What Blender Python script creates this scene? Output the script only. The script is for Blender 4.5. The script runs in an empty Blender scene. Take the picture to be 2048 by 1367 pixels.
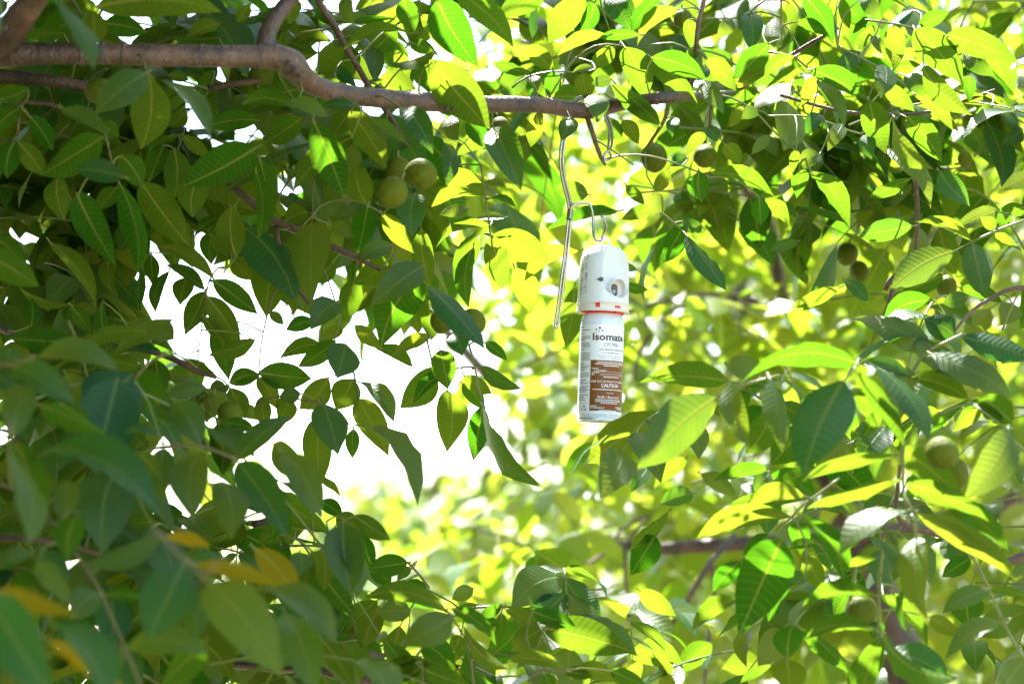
import bpy, bmesh, math, random
import numpy as np
from mathutils import Vector, Matrix, noise as mnoise

random.seed(11)
np.random.seed(11)
scene = bpy.context.scene
COL = scene.collection

# ------------------------------------------------------------------ camera
PITCH = math.radians(6.0)
CAM_H = 1.6
FOCUS = 2.85
LENS = 85.0
F = LENS / 36.0 * 2048.0
cam_data = bpy.data.cameras.new('camera')
cam_data.lens = LENS
cam_data.sensor_width = 36.0
cam_data.clip_start = 0.05
cam_data.clip_end = 3000.0
cam_data.dof.use_dof = True
cam_data.dof.focus_distance = FOCUS
cam_data.dof.aperture_fstop = 4.4
cam = bpy.data.objects.new('camera', cam_data)
cam.location = (0, 0, CAM_H)
cam.rotation_euler = (math.pi / 2 + PITCH, 0, 0)
COL.objects.link(cam)
scene.camera = cam

# ------------------------------------------------------------------ sky, sun, exposure
SUN_TO = Vector((-0.12, 0.50, 0.85)).normalized()
world = bpy.data.worlds.new('World')
scene.world = world
world.use_nodes = True
wn = world.node_tree.nodes
wl = world.node_tree.links
wn.clear()
sky = wn.new('ShaderNodeTexSky')
sky.sky_type = 'NISHITA'
sky.sun_disc = False
sky.sun_elevation = math.asin(SUN_TO.z)
sky.sun_rotation = math.atan2(SUN_TO.x, SUN_TO.y)
sky.air_density = 1.0
sky.dust_density = 1.2
bg = wn.new('ShaderNodeBackground')
bg.inputs['Strength'].default_value = 0.11
wo = wn.new('ShaderNodeOutputWorld')
wl.new(sky.outputs[0], bg.inputs[0])
wl.new(bg.outputs[0], wo.inputs[0])

sun_data = bpy.data.lights.new('sun', 'SUN')
sun_data.energy = 5.0
sun_data.angle = math.radians(0.53)
sun_data.color = (1.0, 0.96, 0.90)
sun = bpy.data.objects.new('sun', sun_data)
sun.rotation_euler = SUN_TO.to_track_quat('Z', 'Y').to_euler()
sun.location = (-6, 8, 14)
COL.objects.link(sun)

scene.view_settings.view_transform = 'Standard'
scene.view_settings.look = 'None'
scene.view_settings.gamma = 1.0
scene.view_settings.use_curve_mapping = False
scene.view_settings.exposure = 2.85
scene.cycles.max_bounces = 10
scene.cycles.diffuse_bounces = 6
scene.cycles.glossy_bounces = 3
scene.cycles.transmission_bounces = 8
scene.cycles.caustics_reflective = False
scene.cycles.caustics_refractive = False
scene.cycles.use_denoising = True
scene.cycles.sample_clamp_indirect = 8.0

# ------------------------------------------------------------------ helpers
CAMP = Vector((0, 0, CAM_H))
FWD = Vector((0, math.cos(PITCH), math.sin(PITCH)))
UPV = Vector((0, -math.sin(PITCH), math.cos(PITCH)))
RGT = Vector((1, 0, 0))


def P(x, y, d):
    """a place in the orchard seen at photo position x, y and lying d metres away"""
    return CAMP + (FWD + RGT * ((x - 1024.0) / F) + UPV * ((683.5 - y) / F)) * d


def project(p):
    v = p - CAMP
    d = v.dot(FWD)
    if d < 0.05:
        return (-9e9, -9e9, d)
    return (1024.0 + v.dot(RGT) / d * F, 683.5 - v.dot(UPV) / d * F, d)


def inside(poly, x, y):
    c = False
    n = len(poly)
    j = n - 1
    for i in range(n):
        xi, yi = poly[i]
        xj, yj = poly[j]
        if (yi > y) != (yj > y) and x < (xj - xi) * (y - yi) / (yj - yi) + xi:
            c = not c
        j = i
    return c


def tag(o, label=None, cat=None, group=None, kind=None):
    if label:
        o['label'] = label
    if cat:
        o['category'] = cat
    if group:
        o['group'] = group
    if kind:
        o['kind'] = kind
    return o


def empty(name, loc):
    o = bpy.data.objects.new(name, None)
    o.location = loc
    o.empty_display_size = 0.1
    COL.objects.link(o)
    return o


def link(name, me, mat=None, parent=None, matrix=None):
    """one mesh object; matrix is in world space, the parent is an unrotated Empty"""
    o = bpy.data.objects.new(name, me)
    if mat is not None and len(me.materials) == 0:
        me.materials.append(mat)
    COL.objects.link(o)
    M = matrix if matrix is not None else Matrix.Identity(4)
    if parent is not None:
        o.parent = parent
        base = parent.location if parent.type == 'EMPTY' else None
        if base is not None:
            M = Matrix.Translation(-base) @ M
    o.matrix_basis = M
    return o


def mesh_from(verts, faces, smooth=True):
    me = bpy.data.meshes.new('mesh')
    me.from_pydata([tuple(v) for v in verts], [], faces)
    if smooth:
        me.polygons.foreach_set('use_smooth', [True] * len(me.polygons))
    me.update()
    return me


def catmull(pts, rad, step):
    out_p, out_r = [], []
    n = len(pts)
    for i in range(n - 1):
        p0 = pts[max(i - 1, 0)]
        p1 = pts[i]
        p2 = pts[i + 1]
        p3 = pts[min(i + 2, n - 1)]
        k = max(2, int((p2 - p1).length / step))
        for j in range(k):
            t = j / k
            t2, t3 = t * t, t * t * t
            out_p.append(0.5 * ((2 * p1) + (p2 - p0) * t + (2 * p0 - 5 * p1 + 4 * p2 - p3) * t2 + (3 * p1 - p0 - 3 * p2 + p3) * t3))
            out_r.append(rad[i] * (1 - t) + rad[i + 1] * t)
    out_p.append(pts[-1])
    out_r.append(rad[-1])
    return out_p, out_r


def tube_geo(pts, rad, seg=8, step=0.02, rough=0.0, cap=True, smooth_path=True):
    if smooth_path:
        pts, rad = catmull(pts, rad, step)
    verts, faces = [], []
    t = (pts[1] - pts[0]).normalized()
    nrm = t.orthogonal().normalized()
    for i, p in enumerate(pts):
        a = pts[max(i - 1, 0)]
        b = pts[min(i + 1, len(pts) - 1)]
        t = (b - a).normalized()
        nrm = (nrm - t * nrm.dot(t)).normalized()
        bi = t.cross(nrm)
        for k in range(seg):
            an = 2 * math.pi * k / seg
            dv = nrm * math.cos(an) + bi * math.sin(an)
            r = rad[i]
            if rough:
                q = p + dv * r
                r *= 1 + rough * (mnoise.noise(q * 22.0) + 0.5 * mnoise.noise(q * 60.0))
            verts.append(p + dv * r)
    for i in range(len(pts) - 1):
        for k in range(seg):
            a = i * seg + k
            b = i * seg + (k + 1) % seg
            faces.append((a, b, b + seg, a + seg))
    if cap:
        faces.append(tuple(range(seg - 1, -1, -1)))
        n0 = (len(pts) - 1) * seg
        faces.append(tuple(range(n0, n0 + seg)))
    return verts, faces


def tube(name, pts, rad, mat, parent, seg=8, step=0.02, rough=0.0, smooth_path=True):
    v, f = tube_geo(pts, rad, seg, step, rough, True, smooth_path)
    return link(name, mesh_from(v, f), mat, parent)


def lathe_geo(prof, seg=48):
    verts, faces = [], []
    for (r, z) in prof:
        for k in range(seg):
            a = 2 * math.pi * k / seg
            verts.append(Vector((r * math.cos(a), r * math.sin(a), z)))
    for i in range(len(prof) - 1):
        for k in range(seg):
            a = i * seg + k
            b = i * seg + (k + 1) % seg
            faces.append((a, b, b + seg, a + seg))
    return verts, faces


# ------------------------------------------------------------------ materials
def new_mat(name):
    m = bpy.data.materials.new(name)
    m.use_nodes = True
    nt = m.node_tree
    nt.nodes.clear()
    out = nt.nodes.new('ShaderNodeOutputMaterial')
    return m, nt, out


class N:
    """small node writer"""
    def __init__(self, nt):
        self.nt = nt

    def n(self, t, **kw):
        x = self.nt.nodes.new(t)
        for k, v in kw.items():
            setattr(x, k, v)
        return x

    def put(self, sock, v):
        if isinstance(v, bpy.types.NodeSocket):
            self.nt.links.new(v, sock)
        else:
            sock.default_value = v

    def math(self, op, a, b=0.0, c=0.0, clamp=False):
        x = self.n('ShaderNodeMath', operation=op, use_clamp=clamp)
        self.put(x.inputs[0], a)
        self.put(x.inputs[1], b)
        self.put(x.inputs[2], c)
        return x.outputs[0]

    def mix(self, f, a, b, blend='MIX'):
        x = self.n('ShaderNodeMix', data_type='RGBA', blend_type=blend)
        self.put(x.inputs[0], f)
        self.put(x.inputs[6], a)
        self.put(x.inputs[7], b)
        return x.outputs[2]

    def fmix(self, f, a, b):
        x = self.n('ShaderNodeMix', data_type='FLOAT')
        self.put(x.inputs[0], f)
        self.put(x.inputs[2], a)
        self.put(x.inputs[3], b)
        return x.outputs[0]

    def ramp(self, f, stops):
        x = self.n('ShaderNodeValToRGB')
        el = x.color_ramp.elements
        while len(el) < len(stops):
            el.new(0.5)
        for e, (p, c) in zip(el, stops):
            e.position = p
            e.color = c if len(c) == 4 else (*c, 1)
        self.put(x.inputs[0], f)
        return x.outputs[0]

    def noise(self, vec, scale, detail=3.0, rough=0.5):
        x = self.n('ShaderNodeTexNoise')
        if vec is not None:
            self.put(x.inputs['Vector'], vec)
        x.inputs['Scale'].default_value = scale
        x.inputs['Detail'].default_value = detail
        x.inputs['Roughness'].default_value = rough
        return x.outputs[0]


def leaf_material(name, attr_random, up_a, up_b, lo_a, lo_b, tr_a, tr_b, fac=0.45, fine=True):
    m, nt, out = new_mat(name)
    g = N(nt)
    uv = g.n('ShaderNodeUVMap', uv_map='UVMap').outputs[0]
    sep = g.n('ShaderNodeSeparateXYZ')
    g.put(sep.inputs[0], uv)
    u, v = sep.outputs[0], sep.outputs[1]
    if attr_random:
        rnd = g.n('ShaderNodeAttribute', attribute_name='rnd').outputs['Fac']
    else:
        rnd = g.n('ShaderNodeObjectInfo').outputs['Random']
    va = g.n('ShaderNodeVectorMath', operation='ADD')
    g.put(va.inputs[0], uv)
    cx = g.n('ShaderNodeCombineXYZ')
    g.put(cx.inputs[2], g.math('MULTIPLY', rnd, 37.0))
    g.put(va.inputs[1], cx.outputs[0])
    uvr = va.outputs[0]
    back = g.n('ShaderNodeNewGeometry').outputs['Backfacing']
    y = g.math('SUBTRACT', v, 0.5)
    s = g.math('ABSOLUTE', y)
    side = g.math('MULTIPLY', g.math('SIGN', y), 0.03)
    # lateral veins leave the midrib and curve towards the tip
    u0 = g.math('SUBTRACT', g.math('SUBTRACT', g.math('SUBTRACT', u, g.math('MULTIPLY', s, 0.34)), g.math('MULTIPLY', g.math('MULTIPLY', s, s), 0.6)), side)
    ph = g.math('FRACT', g.math('MULTIPLY_ADD', u0, 14.0, g.math('MULTIPLY', rnd, 3.0)))
    tri = g.math('ABSOLUTE', g.math('SUBTRACT', ph, 0.5))
    lat = g.math('SUBTRACT', 1.0, g.math('DIVIDE', tri, g.math('MULTIPLY_ADD', s, -0.06, 0.085)), clamp=True)
    lat = g.math('MULTIPLY', lat, g.math('SUBTRACT', 1.0, g.math('MULTIPLY', s, 1.6), clamp=True))
    mid = g.math('SUBTRACT', 1.0, g.math('DIVIDE', s, g.math('MULTIPLY_ADD', u, -0.018, 0.026)), clamp=True)
    mid = g.math('MULTIPLY', mid, 1.6, clamp=True)
    vein = g.math('MAXIMUM', mid, g.math('MULTIPLY', lat, 0.75), clamp=True)
    tex = g.n('ShaderNodeTexCoord').outputs['Object']
    patch = g.noise(uvr, 3.2, 3.0)
    mixr = g.math('MULTIPLY_ADD', patch, 0.35, g.math('MULTIPLY_ADD', rnd, 1.0, -0.18), clamp=True)
    up = g.mix(mixr, (*up_a, 1), (*up_b, 1))
    lo = g.mix(mixr, (*lo_a, 1), (*lo_b, 1))
    tr = g.mix(mixr, (*tr_a, 1), (*tr_b, 1))
    col = g.mix(back, up, lo)
    veincol = g.mix(back, (0.14, 0.22, 0.05, 1), (0.26, 0.27, 0.06, 1))
    col = g.mix(g.math('MULTIPLY', vein, g.fmix(back, 0.42, 0.6)), col, veincol)
    spot = g.ramp(g.noise(uvr, 9.0, 4.0, 0.7), [(0.665, (0, 0, 0)), (0.715, (1, 1, 1))])
    spot = g.math('MULTIPLY', spot, 0.75)
    col = g.mix(spot, col, (0.06, 0.035, 0.012, 1))
    trc = g.mix(g.math('MULTIPLY', vein, 0.55), tr, (0.26, 0.23, 0.02, 1))
    trc = g.mix(spot, trc, (0.05, 0.025, 0.004, 1))
    pb = g.n('ShaderNodeBsdfPrincipled')
    g.put(pb.inputs['Base Color'], col)
    g.put(pb.inputs['Roughness'], g.math('MULTIPLY_ADD', patch, 0.12, g.fmix(back, 0.36, 0.6)))
    g.put(pb.inputs['Specular IOR Level'], g.fmix(back, 0.26, 0.06))
    tl = g.n('ShaderNodeBsdfTranslucent')
    g.put(tl.inputs['Color'], trc)
    ms = g.n('ShaderNodeMixShader')
    ms.inputs[0].default_value = fac
    g.nt.links.new(pb.outputs[0], ms.inputs[1])
    g.nt.links.new(tl.outputs[0], ms.inputs[2])
    g.nt.links.new(ms.outputs[0], out.inputs['Surface'])
    if fine:
        h = g.math('ADD', g.math('MULTIPLY', g.math('SUBTRACT', 0.0, vein), 0.6), g.math('ADD', g.math('MULTIPLY', tri, -0.9), g.math('MULTIPLY', g.noise(uv, 30.0, 2.0), 0.25)))
        bp = g.n('ShaderNodeBump')
        bp.inputs['Strength'].default_value = 0.35
        bp.inputs['Distance'].default_value = 0.0016
        g.put(bp.inputs['Height'], h)
        g.nt.links.new(bp.outputs[0], pb.inputs['Normal'])
        g.nt.links.new(bp.outputs[0], tl.inputs['Normal'])
    return m


UPA, UPB = (0.004, 0.032, 0.013), (0.011, 0.052, 0.008)
LOA, LOB = (0.010, 0.056, 0.003), (0.046, 0.080, 0.003)
TRA, TRB = (0.06, 0.23, 0.005), (0.255, 0.335, 0.018)
LEAF = leaf_material('leaf', False, UPA, UPB, LOA, LOB, TRA, TRB)
LEAF_MASS = leaf_material('leaf_mass', True, UPA, UPB, LOA, LOB, TRA, TRB, fine=False)
# leaf colours of the trees behind, lightened and yellowed for a sunlit glow
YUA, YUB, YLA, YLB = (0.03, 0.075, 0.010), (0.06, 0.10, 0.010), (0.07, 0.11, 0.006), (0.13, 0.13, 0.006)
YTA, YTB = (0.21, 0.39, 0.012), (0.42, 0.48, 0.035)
YELLOW_LEAF = leaf_material('yellow_tone_leaf', False, (0.10, 0.10, 0.01), (0.14, 0.11, 0.01), (0.07, 0.085, 0.004), (0.27, 0.16, 0.006), (0.14, 0.22, 0.004), (0.36, 0.28, 0.004))  # yellower underside and transmitted colour for a few low leaves
SUN_TINT_LEAF = leaf_material('leaf_sun_tint', False, YUA, YUB, YLA, YLB, YTA, YTB, 0.5, fine=False)
SUN_TINT_MASS = leaf_material('leaf_mass_sun_tint', True, YUA, YUB, YLA, YLB, YTA, YTB, 0.5, fine=False)


def bark_material(name, c1, c2, c3, scale=1.0):
    m, nt, out = new_mat(name)
    g = N(nt)
    tc = g.n('ShaderNodeTexCoord').outputs['Object']
    n1 = g.noise(tc, 9.0 * scale, 5.0, 0.6)
    n2 = g.noise(tc, 55.0 * scale, 4.0, 0.6)
    n3 = g.noise(tc, 240.0 * scale, 2.0)
    n4 = g.noise(tc, 24.0 * scale, 4.0, 0.65)
    c = g.mix(g.ramp(n1, [(0.36, (0, 0, 0)), (0.66, (1, 1, 1))]), (*c1, 1), (*c2, 1))
    c = g.mix(g.math('MULTIPLY', g.ramp(n2, [(0.56, (0, 0, 0)), (0.68, (1, 1, 1))]), 0.7), c, (*c3, 1))
    c = g.mix(g.ramp(n3, [(0.66, (0, 0, 0)), (0.74, (0.6, 0.6, 0.6))]), c, (0.22, 0.19, 0.16, 1))
    c = g.mix(g.ramp(n4, [(0.52, (0, 0, 0)), (0.64, (0.75, 0.75, 0.75))]), c, (c3[0] * 1.3, c3[1] * 1.1, c3[2], 1))
    c = g.mix(g.ramp(n4, [(0.30, (0.8, 0.8, 0.8)), (0.44, (0, 0, 0))]), c, (c1[0] * 1.7, c1[1] * 1.75, c1[2] * 1.8, 1))
    pb = g.n('ShaderNodeBsdfPrincipled')
    g.put(pb.inputs['Base Color'], c)
    pb.inputs['Roughness'].default_value = 0.52
    bp = g.n('ShaderNodeBump')
    bp.inputs['Strength'].default_value = 0.9
    bp.inputs['Distance'].default_value = 0.004
    g.put(bp.inputs['Height'], g.math('ADD', n2, g.math('MULTIPLY', n3, 0.5)))
    nt.links.new(bp.outputs[0], pb.inputs['Normal'])
    nt.links.new(pb.outputs[0], out.inputs['Surface'])
    return m


BARK = bark_material('bark', (0.095, 0.050, 0.030), (0.050, 0.026, 0.015), (0.018, 0.011, 0.008))
TWIG = bark_material('twig_bark', (0.11, 0.055, 0.028), (0.07, 0.038, 0.02), (0.05, 0.03, 0.02), 2.0)


def plain(name, col, rough=0.5, metal=0.0, spec=0.5, noise_amt=0.08, nscale=60.0, transl=None, bump=0.0, coat=0.0):
    m, nt, out = new_mat(name)
    g = N(nt)
    tc = g.n('ShaderNodeTexCoord').outputs['Object']
    nz = g.noise(tc, nscale, 4.0, 0.6)
    lo = tuple(c * (1 - noise_amt) for c in col)
    hi = tuple(min(1, c * (1 + noise_amt)) for c in col)
    c = g.mix(nz, (*lo, 1), (*hi, 1))
    pb = g.n('ShaderNodeBsdfPrincipled')
    g.put(pb.inputs['Base Color'], c)
    g.put(pb.inputs['Roughness'], g.math('MULTIPLY_ADD', nz, 0.12, rough - 0.06))
    pb.inputs['Metallic'].default_value = metal
    pb.inputs['Specular IOR Level'].default_value = spec
    pb.inputs['Coat Weight'].default_value = coat
    if bump:
        bp = g.n('ShaderNodeBump')
        bp.inputs['Strength'].default_value = bump
        bp.inputs['Distance'].default_value = 0.001
        g.put(bp.inputs['Height'], nz)
        nt.links.new(bp.outputs[0], pb.inputs['Normal'])
    nt.links.new(pb.outputs[0], out.inputs['Surface'])
    return m


STALK = plain('leaf_stalk', (0.12, 0.14, 0.02), 0.45, noise_amt=0.35, nscale=30)
STALK_RED = plain('leaf_stalk_brown', (0.10, 0.075, 0.014), 0.5, noise_amt=0.35, nscale=30)

# ------------------------------------------------------------------ leaf templates
PROF_U = [0, .035, .1, .2, .32, .45, .58, .7, .8, .89, .95, 1.0]
PROF_P = [0.015, .22, .50, .78, .95, 1.0, .92, .74, .52, .26, .10, 0.0]
PROF_W = [0.015, .26, .58, .85, .98, 1.0, .96, .84, .66, .38, .17, 0.0]


def leaf_template(rows, cols, rng):
    """unit leaf: base at 0, tip at x=1, half width .25, upper side +Z; returns verts, faces, uvs per vert"""
    droop = rng.uniform(0.02, 0.17)
    fold = rng.uniform(-0.05, 0.42)
    curl = rng.uniform(-0.5, 0.25)
    tw = rng.uniform(-0.7, 0.7)
    sick = rng.uniform(-0.07, 0.07)
    wa = rng.uniform(0.004, 0.022)
    wk = rng.uniform(2.0, 4.5)
    wp = rng.uniform(0, 6.28)
    warp = rng.uniform(0.85, 1.2)
    tipd = rng.uniform(0.0, 0.12)
    pm = rng.random()
    prof = [a * pm + b * (1 - pm) for a, b in zip(PROF_W, PROF_P)]
    verts, uvs, faces = [], [], []
    vs = [-1 + 2 * i / (cols - 1) for i in range(cols)]
    for u in rows:
        w = float(np.interp(u ** warp, PROF_U, prof)) * 0.25
        for v in vs:
            y = v * w
            x = u
            z = droop * 4 * u * (1 - u) - tipd * max(0, u - 0.6) ** 2 * 3
            ay = abs(y)
            zz = fold * ay * min(1.0, u * 4) + curl * ay * ay * 2.0
            zz += wa * math.sin(wk * 6.28 * u + wp + (0 if v > 0 else 1.7)) * v * v * math.sin(math.pi * u)
            a = tw * (u - 0.4)
            yy = y * math.cos(a) - zz * math.sin(a)
            z2 = y * math.sin(a) + zz * math.cos(a)
            # side edges lean a little towards the tip
            verts.append((x, yy + sick * 4 * u * (1 - u), z + z2))
            uvs.append((u, 0.5 + v * w))
    nc = len(vs)
    for i in range(len(rows) - 1):
        for k in range(nc - 1):
            a = i * nc + k
            faces.append((a, a + nc, a + nc + 1, a + 1))
    return np.array(verts), faces, np.array(uvs)


def leaf_mesh(tpl, mat):
    v, f, uv = tpl
    me = bpy.data.meshes.new('leaf')
    me.from_pydata([tuple(x) for x in v], [], f)
    ul = me.uv_layers.new(name='UVMap')
    li = np.empty(len(me.loops), dtype=np.int32)
    me.loops.foreach_get('vertex_index', li)
    ul.data.foreach_set('uv', uv[li].ravel())
    me.polygons.foreach_set('use_smooth', [True] * len(me.polygons))
    me.materials.append(mat)
    me.update()
    return me


_rng = random.Random(5)
ROWS_HI = [0, .04, .1, .19, .3, .42, .54, .66, .77, .86, .94, 1.0]
ROWS_LO = [0, .08, .25, .5, .75, .92, 1.0]
TPL_HI = [leaf_template(ROWS_HI, 5, _rng) for _ in range(28)]
TPL_LO = [leaf_template(ROWS_LO, 3, _rng) for _ in range(14)]
MESH_HI = [leaf_mesh(t, LEAF) for t in TPL_HI]
MESH_LO = [leaf_mesh(t, LEAF) for t in TPL_LO]
MESH_YELLOW = [leaf_mesh(t, YELLOW_LEAF) for t in TPL_HI[:8]]
MESH_SUN_TINT = [leaf_mesh(t, SUN_TINT_LEAF) for t in TPL_LO]


def leaf_matrix(base, xdir, nrm, L, ys):
    X = xdir.normalized()
    Z = (nrm - X * nrm.dot(X)).normalized()
    Y = Z.cross(X)
    M = Matrix.Identity(4)
    for i in range(3):
        M[i][0] = X[i] * L
        M[i][1] = Y[i] * L * ys
        M[i][2] = Z[i] * L
        M[i][3] = base[i]
    return M


class Tree:
    def __init__(self, base, label, group=None, name='walnut_tree', pale=False):
        self.pale = pale
        self.wood = []
        self.window = None
        self.root = empty(name, base)
        tag(self.root, label, 'tree', group)
        self.base = Vector(base)
        self.leaves = []      # (matrix, importance, hero)
        self.stalks = []      # (pts, radii)
        self.feet = []
        self.seed = random.Random(len(label))

    def hero_leaf(self, bx, by, tx, ty, w, side, d):
        rng = self.seed
        yellow = side == 'Y'
        if yellow:
            side = 'L'
        sc = d / F
        pb = P(bx, by, d)
        pt0 = P(tx, ty, d)
        dz = pt0.z - pb.z
        k = 0.75 if side == 'U' else 0.42
        dd = (k * dz if side == 'U' else -k * dz) + rng.uniform(-0.18, 0.18) * (pt0 - pb).length
        pt = P(tx, ty, d + dd)
        X = pt - pb
        L = X.length
        flat = (pt0 - pb).length
        xh = X.normalized()
        v = ((pb + pt) * 0.5 - CAMP).normalized()
        n0 = -(v - xh * v.dot(xh)).normalized()
        nrm = n0 if side == 'U' else -n0
        asp = w * sc / flat
        if asp >= 0.36:
            ys = min(asp, 0.95) * flat / L / 0.5 * 1.05
            roll = rng.uniform(0.05, 0.35)
            ys /= math.cos(roll)
        else:
            true = 0.42
            roll = min(math.acos(max(0.12, min(1.0, asp / true))), 1.25)
            ys = true * flat / L / 0.5
        r1 = Matrix.Rotation(roll, 3, xh) @ nrm
        r2 = Matrix.Rotation(-roll, 3, xh) @ nrm
        hi, lo = (r1, r2) if r1.z > r2.z else (r2, r1)
        nn = hi if rng.random() < 0.85 else lo
        M = leaf_matrix(pb, X, nn, L * 1.02, ys)
        self.leaves.append((M, 1e6 + flat / sc, 2 if yellow else 1))
        self.feet.append((pb, xh, L))

    def hero_tile(self, ox, oy, d, rows):
        for r in rows:
            bx, by, tx, ty, w, s = r[:6]
            dep = r[6] if len(r) > 6 else d
            if dep < 2.35 and oy > 600:
                dep += (2.6 - dep) * 0.3
            self.hero_leaf(ox + bx / 4, oy + by / 4, ox + tx / 4, oy + ty / 4, w / 4, s, dep)

    def spray(self, p0, h, size, keep, pairs=None, droop=0.5):
        """a compound leaf: stalk with pairs of leaflets and one at the end"""
        rng = self.seed
        pairs = pairs or rng.choice([2, 3, 3, 4])
        length = size * rng.uniform(2.2, 3.2)
        side = h.cross(Vector((0, 0, 1)))
        if side.length < 0.01:
            side = Vector((1, 0, 0))
        side.normalize()
        pts = []
        for i in range(5):
            t = i / 4
            pts.append(p0 + h * length * t + Vector((0, 0, -1)) * droop * length * t * t)
        found = []
        total = 0

        def at(t):
            return p0 + h * length * t + Vector((0, 0, -1)) * droop * length * t * t
        up = Vector((0, 0, 1))
        for i in range(pairs + 1):
            t = 0.32 + 0.68 * i / pairs
            q = at(t)
            fw = (h + Vector((0, 0, -1)) * 2 * droop * t).normalized()
            for sg in ((-1, 1) if i < pairs else (0,)):
                x = fw * (1.0 if sg == 0 else rng.uniform(0.35, 0.75)) + side * sg * rng.uniform(0.6, 0.95) + Vector((0, 0, -rng.uniform(0.05, 0.65)))
                nn = up + Vector((rng.gauss(0, .4), rng.gauss(0, .4), rng.gauss(0, .25))) + h * rng.uniform(-0.2, 0.5)
                L = size * rng.uniform(0.8, 1.25) * (0.75 if i == 0 else 1.0)
                c = q + x.normalized() * L * 0.5
                px = project(c)
                total += 1
                if not keep(px, L) or (self.window and not self.window(c)):
                    continue
                imp = L / max(px[2], 0.2) * F if (-40 < px[0] < 2090 and -40 < px[1] < 1410) else 0
                found.append((leaf_matrix(q, x, nn, L, rng.uniform(0.95, 1.2)), imp, False))
        if len(found) < 0.6 * total:
            return
        self.leaves += found
        if sum(1 for q in pts if keep(project(q), 0.0)) >= len(pts) - 1:
            self.stalks.append((pts, [0.0018, 0.0016, 0.0014, 0.0012, 0.0008]))

    def finish(self, limit=300, hi_limit=200):
        """the largest leaves as objects of their own, the rest joined"""
        rng = self.seed
        # leaf feet run back to the nearest shoot
        wood = np.array([tuple(q) for q in self.wood]) if self.wood else None
        for pb, xh, L in self.feet:
            end = pb - xh * L * 0.08
            mid = pb - xh * L * 0.04
            if wood is not None:
                dist = ((wood - np.array(pb)) ** 2).sum(1)
                i = int(dist.argmin())
                if dist[i] < 0.075 ** 2:
                    end = Vector(wood[i])
                    mid = pb * 0.5 + end * 0.5 - xh * (end - pb).length * 0.15
            self.stalks.append(([end, mid, pb + xh * L * 0.04], [0.0014, 0.0011, 0.0009]))
        order = sorted(range(len(self.leaves)), key=lambda i: -self.leaves[i][1])
        single = [i for i in order if self.leaves[i][1] > 8][:limit]
        ss = set(single)
        for i in single:
            M, imp, hero = self.leaves[i]
            me = rng.choice(MESH_YELLOW) if hero == 2 else rng.choice(MESH_SUN_TINT) if self.pale else rng.choice(MESH_HI) if (hero or imp > 70) else rng.choice(MESH_LO)
            link('leaf', me, None, self.root, M)
        rest = [i for i in range(len(self.leaves)) if i not in ss]
        if rest:
            joined_leaves(self.root, [self.leaves[i][0] for i in rest], rng, 'foliage', SUN_TINT_MASS if self.pale else LEAF_MASS)
        if self.stalks:
            V, Fc = [], []
            for pts, rad in self.stalks:
                v, f = tube_geo(pts, rad, 4, 0.04, 0, False, len(pts) > 2)
                o = len(V)
                V += v
                Fc += [tuple(a + o for a in q) for q in f]
            o = link('leaf_stalk', mesh_from(V, Fc), STALK, self.root, Matrix.Translation((0, 0, 0)))
            tag(o, kind='stuff')


def joined_leaves(root, mats, rng, name='foliage', mat=None):
    vs, uvs, fcs, rn = [], [], [], []
    off = 0
    for M in mats:
        tv, tf, tuv = TPL_LO[rng.randrange(len(TPL_LO))]
        A = np.array(M)
        vs.append(tv @ A[:3, :3].T + A[:3, 3])
        uvs.append(tuv)
        fcs.append(np.array(tf) + off)
        rn.append(np.full(len(tv), rng.random()))
        off += len(tv)
    vs = np.concatenate(vs)
    uvs = np.concatenate(uvs)
    fcs = np.concatenate(fcs)
    rn = np.concatenate(rn)
    me = bpy.data.meshes.new(name)
    me.vertices.add(len(vs))
    me.vertices.foreach_set('co', vs.ravel())
    me.loops.add(fcs.size)
    me.loops.foreach_set('vertex_index', fcs.ravel())
    me.polygons.add(len(fcs))
    me.polygons.foreach_set('loop_start', np.arange(0, fcs.size, 4))
    me.polygons.foreach_set('use_smooth', np.ones(len(fcs), dtype=bool))
    me.update(calc_edges=True)
    ul = me.uv_layers.new(name='UVMap')
    ul.data.foreach_set('uv', uvs[fcs.ravel()].ravel())
    at = me.attributes.new('rnd', 'FLOAT', 'POINT')
    at.data.foreach_set('value', rn)
    me.materials.append(mat or LEAF_MASS)
    o = link(name, me, None, root)
    tag(o, kind='stuff')
    return o

# ------------------------------------------------------------------ setting: ground and hills
def ground_material():
    m, nt, out = new_mat('dry_ground')
    g = N(nt)
    tc = g.n('ShaderNodeTexCoord').outputs['Object']
    a = g.noise(tc, 0.35, 5.0, 0.6)
    b = g.noise(tc, 6.0, 5.0, 0.65)
    c = g.mix(g.ramp(a, [(0.38, (0, 0, 0)), (0.62, (1, 1, 1))]), (0.29, 0.24, 0.18, 1), (0.18, 0.18, 0.08, 1))
    c = g.mix(g.math('MULTIPLY', b, 0.5), c, (0.28, 0.27, 0.19, 1))
    pb = g.n('ShaderNodeBsdfPrincipled')
    g.put(pb.inputs['Base Color'], c)
    pb.inputs['Roughness'].default_value = 0.95
    bp = g.n('ShaderNodeBump')
    bp.inputs['Distance'].default_value = 0.03
    g.put(bp.inputs['Height'], b)
    nt.links.new(bp.outputs[0], pb.inputs['Normal'])
    nt.links.new(pb.outputs[0], out.inputs['Surface'])
    return m


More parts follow.
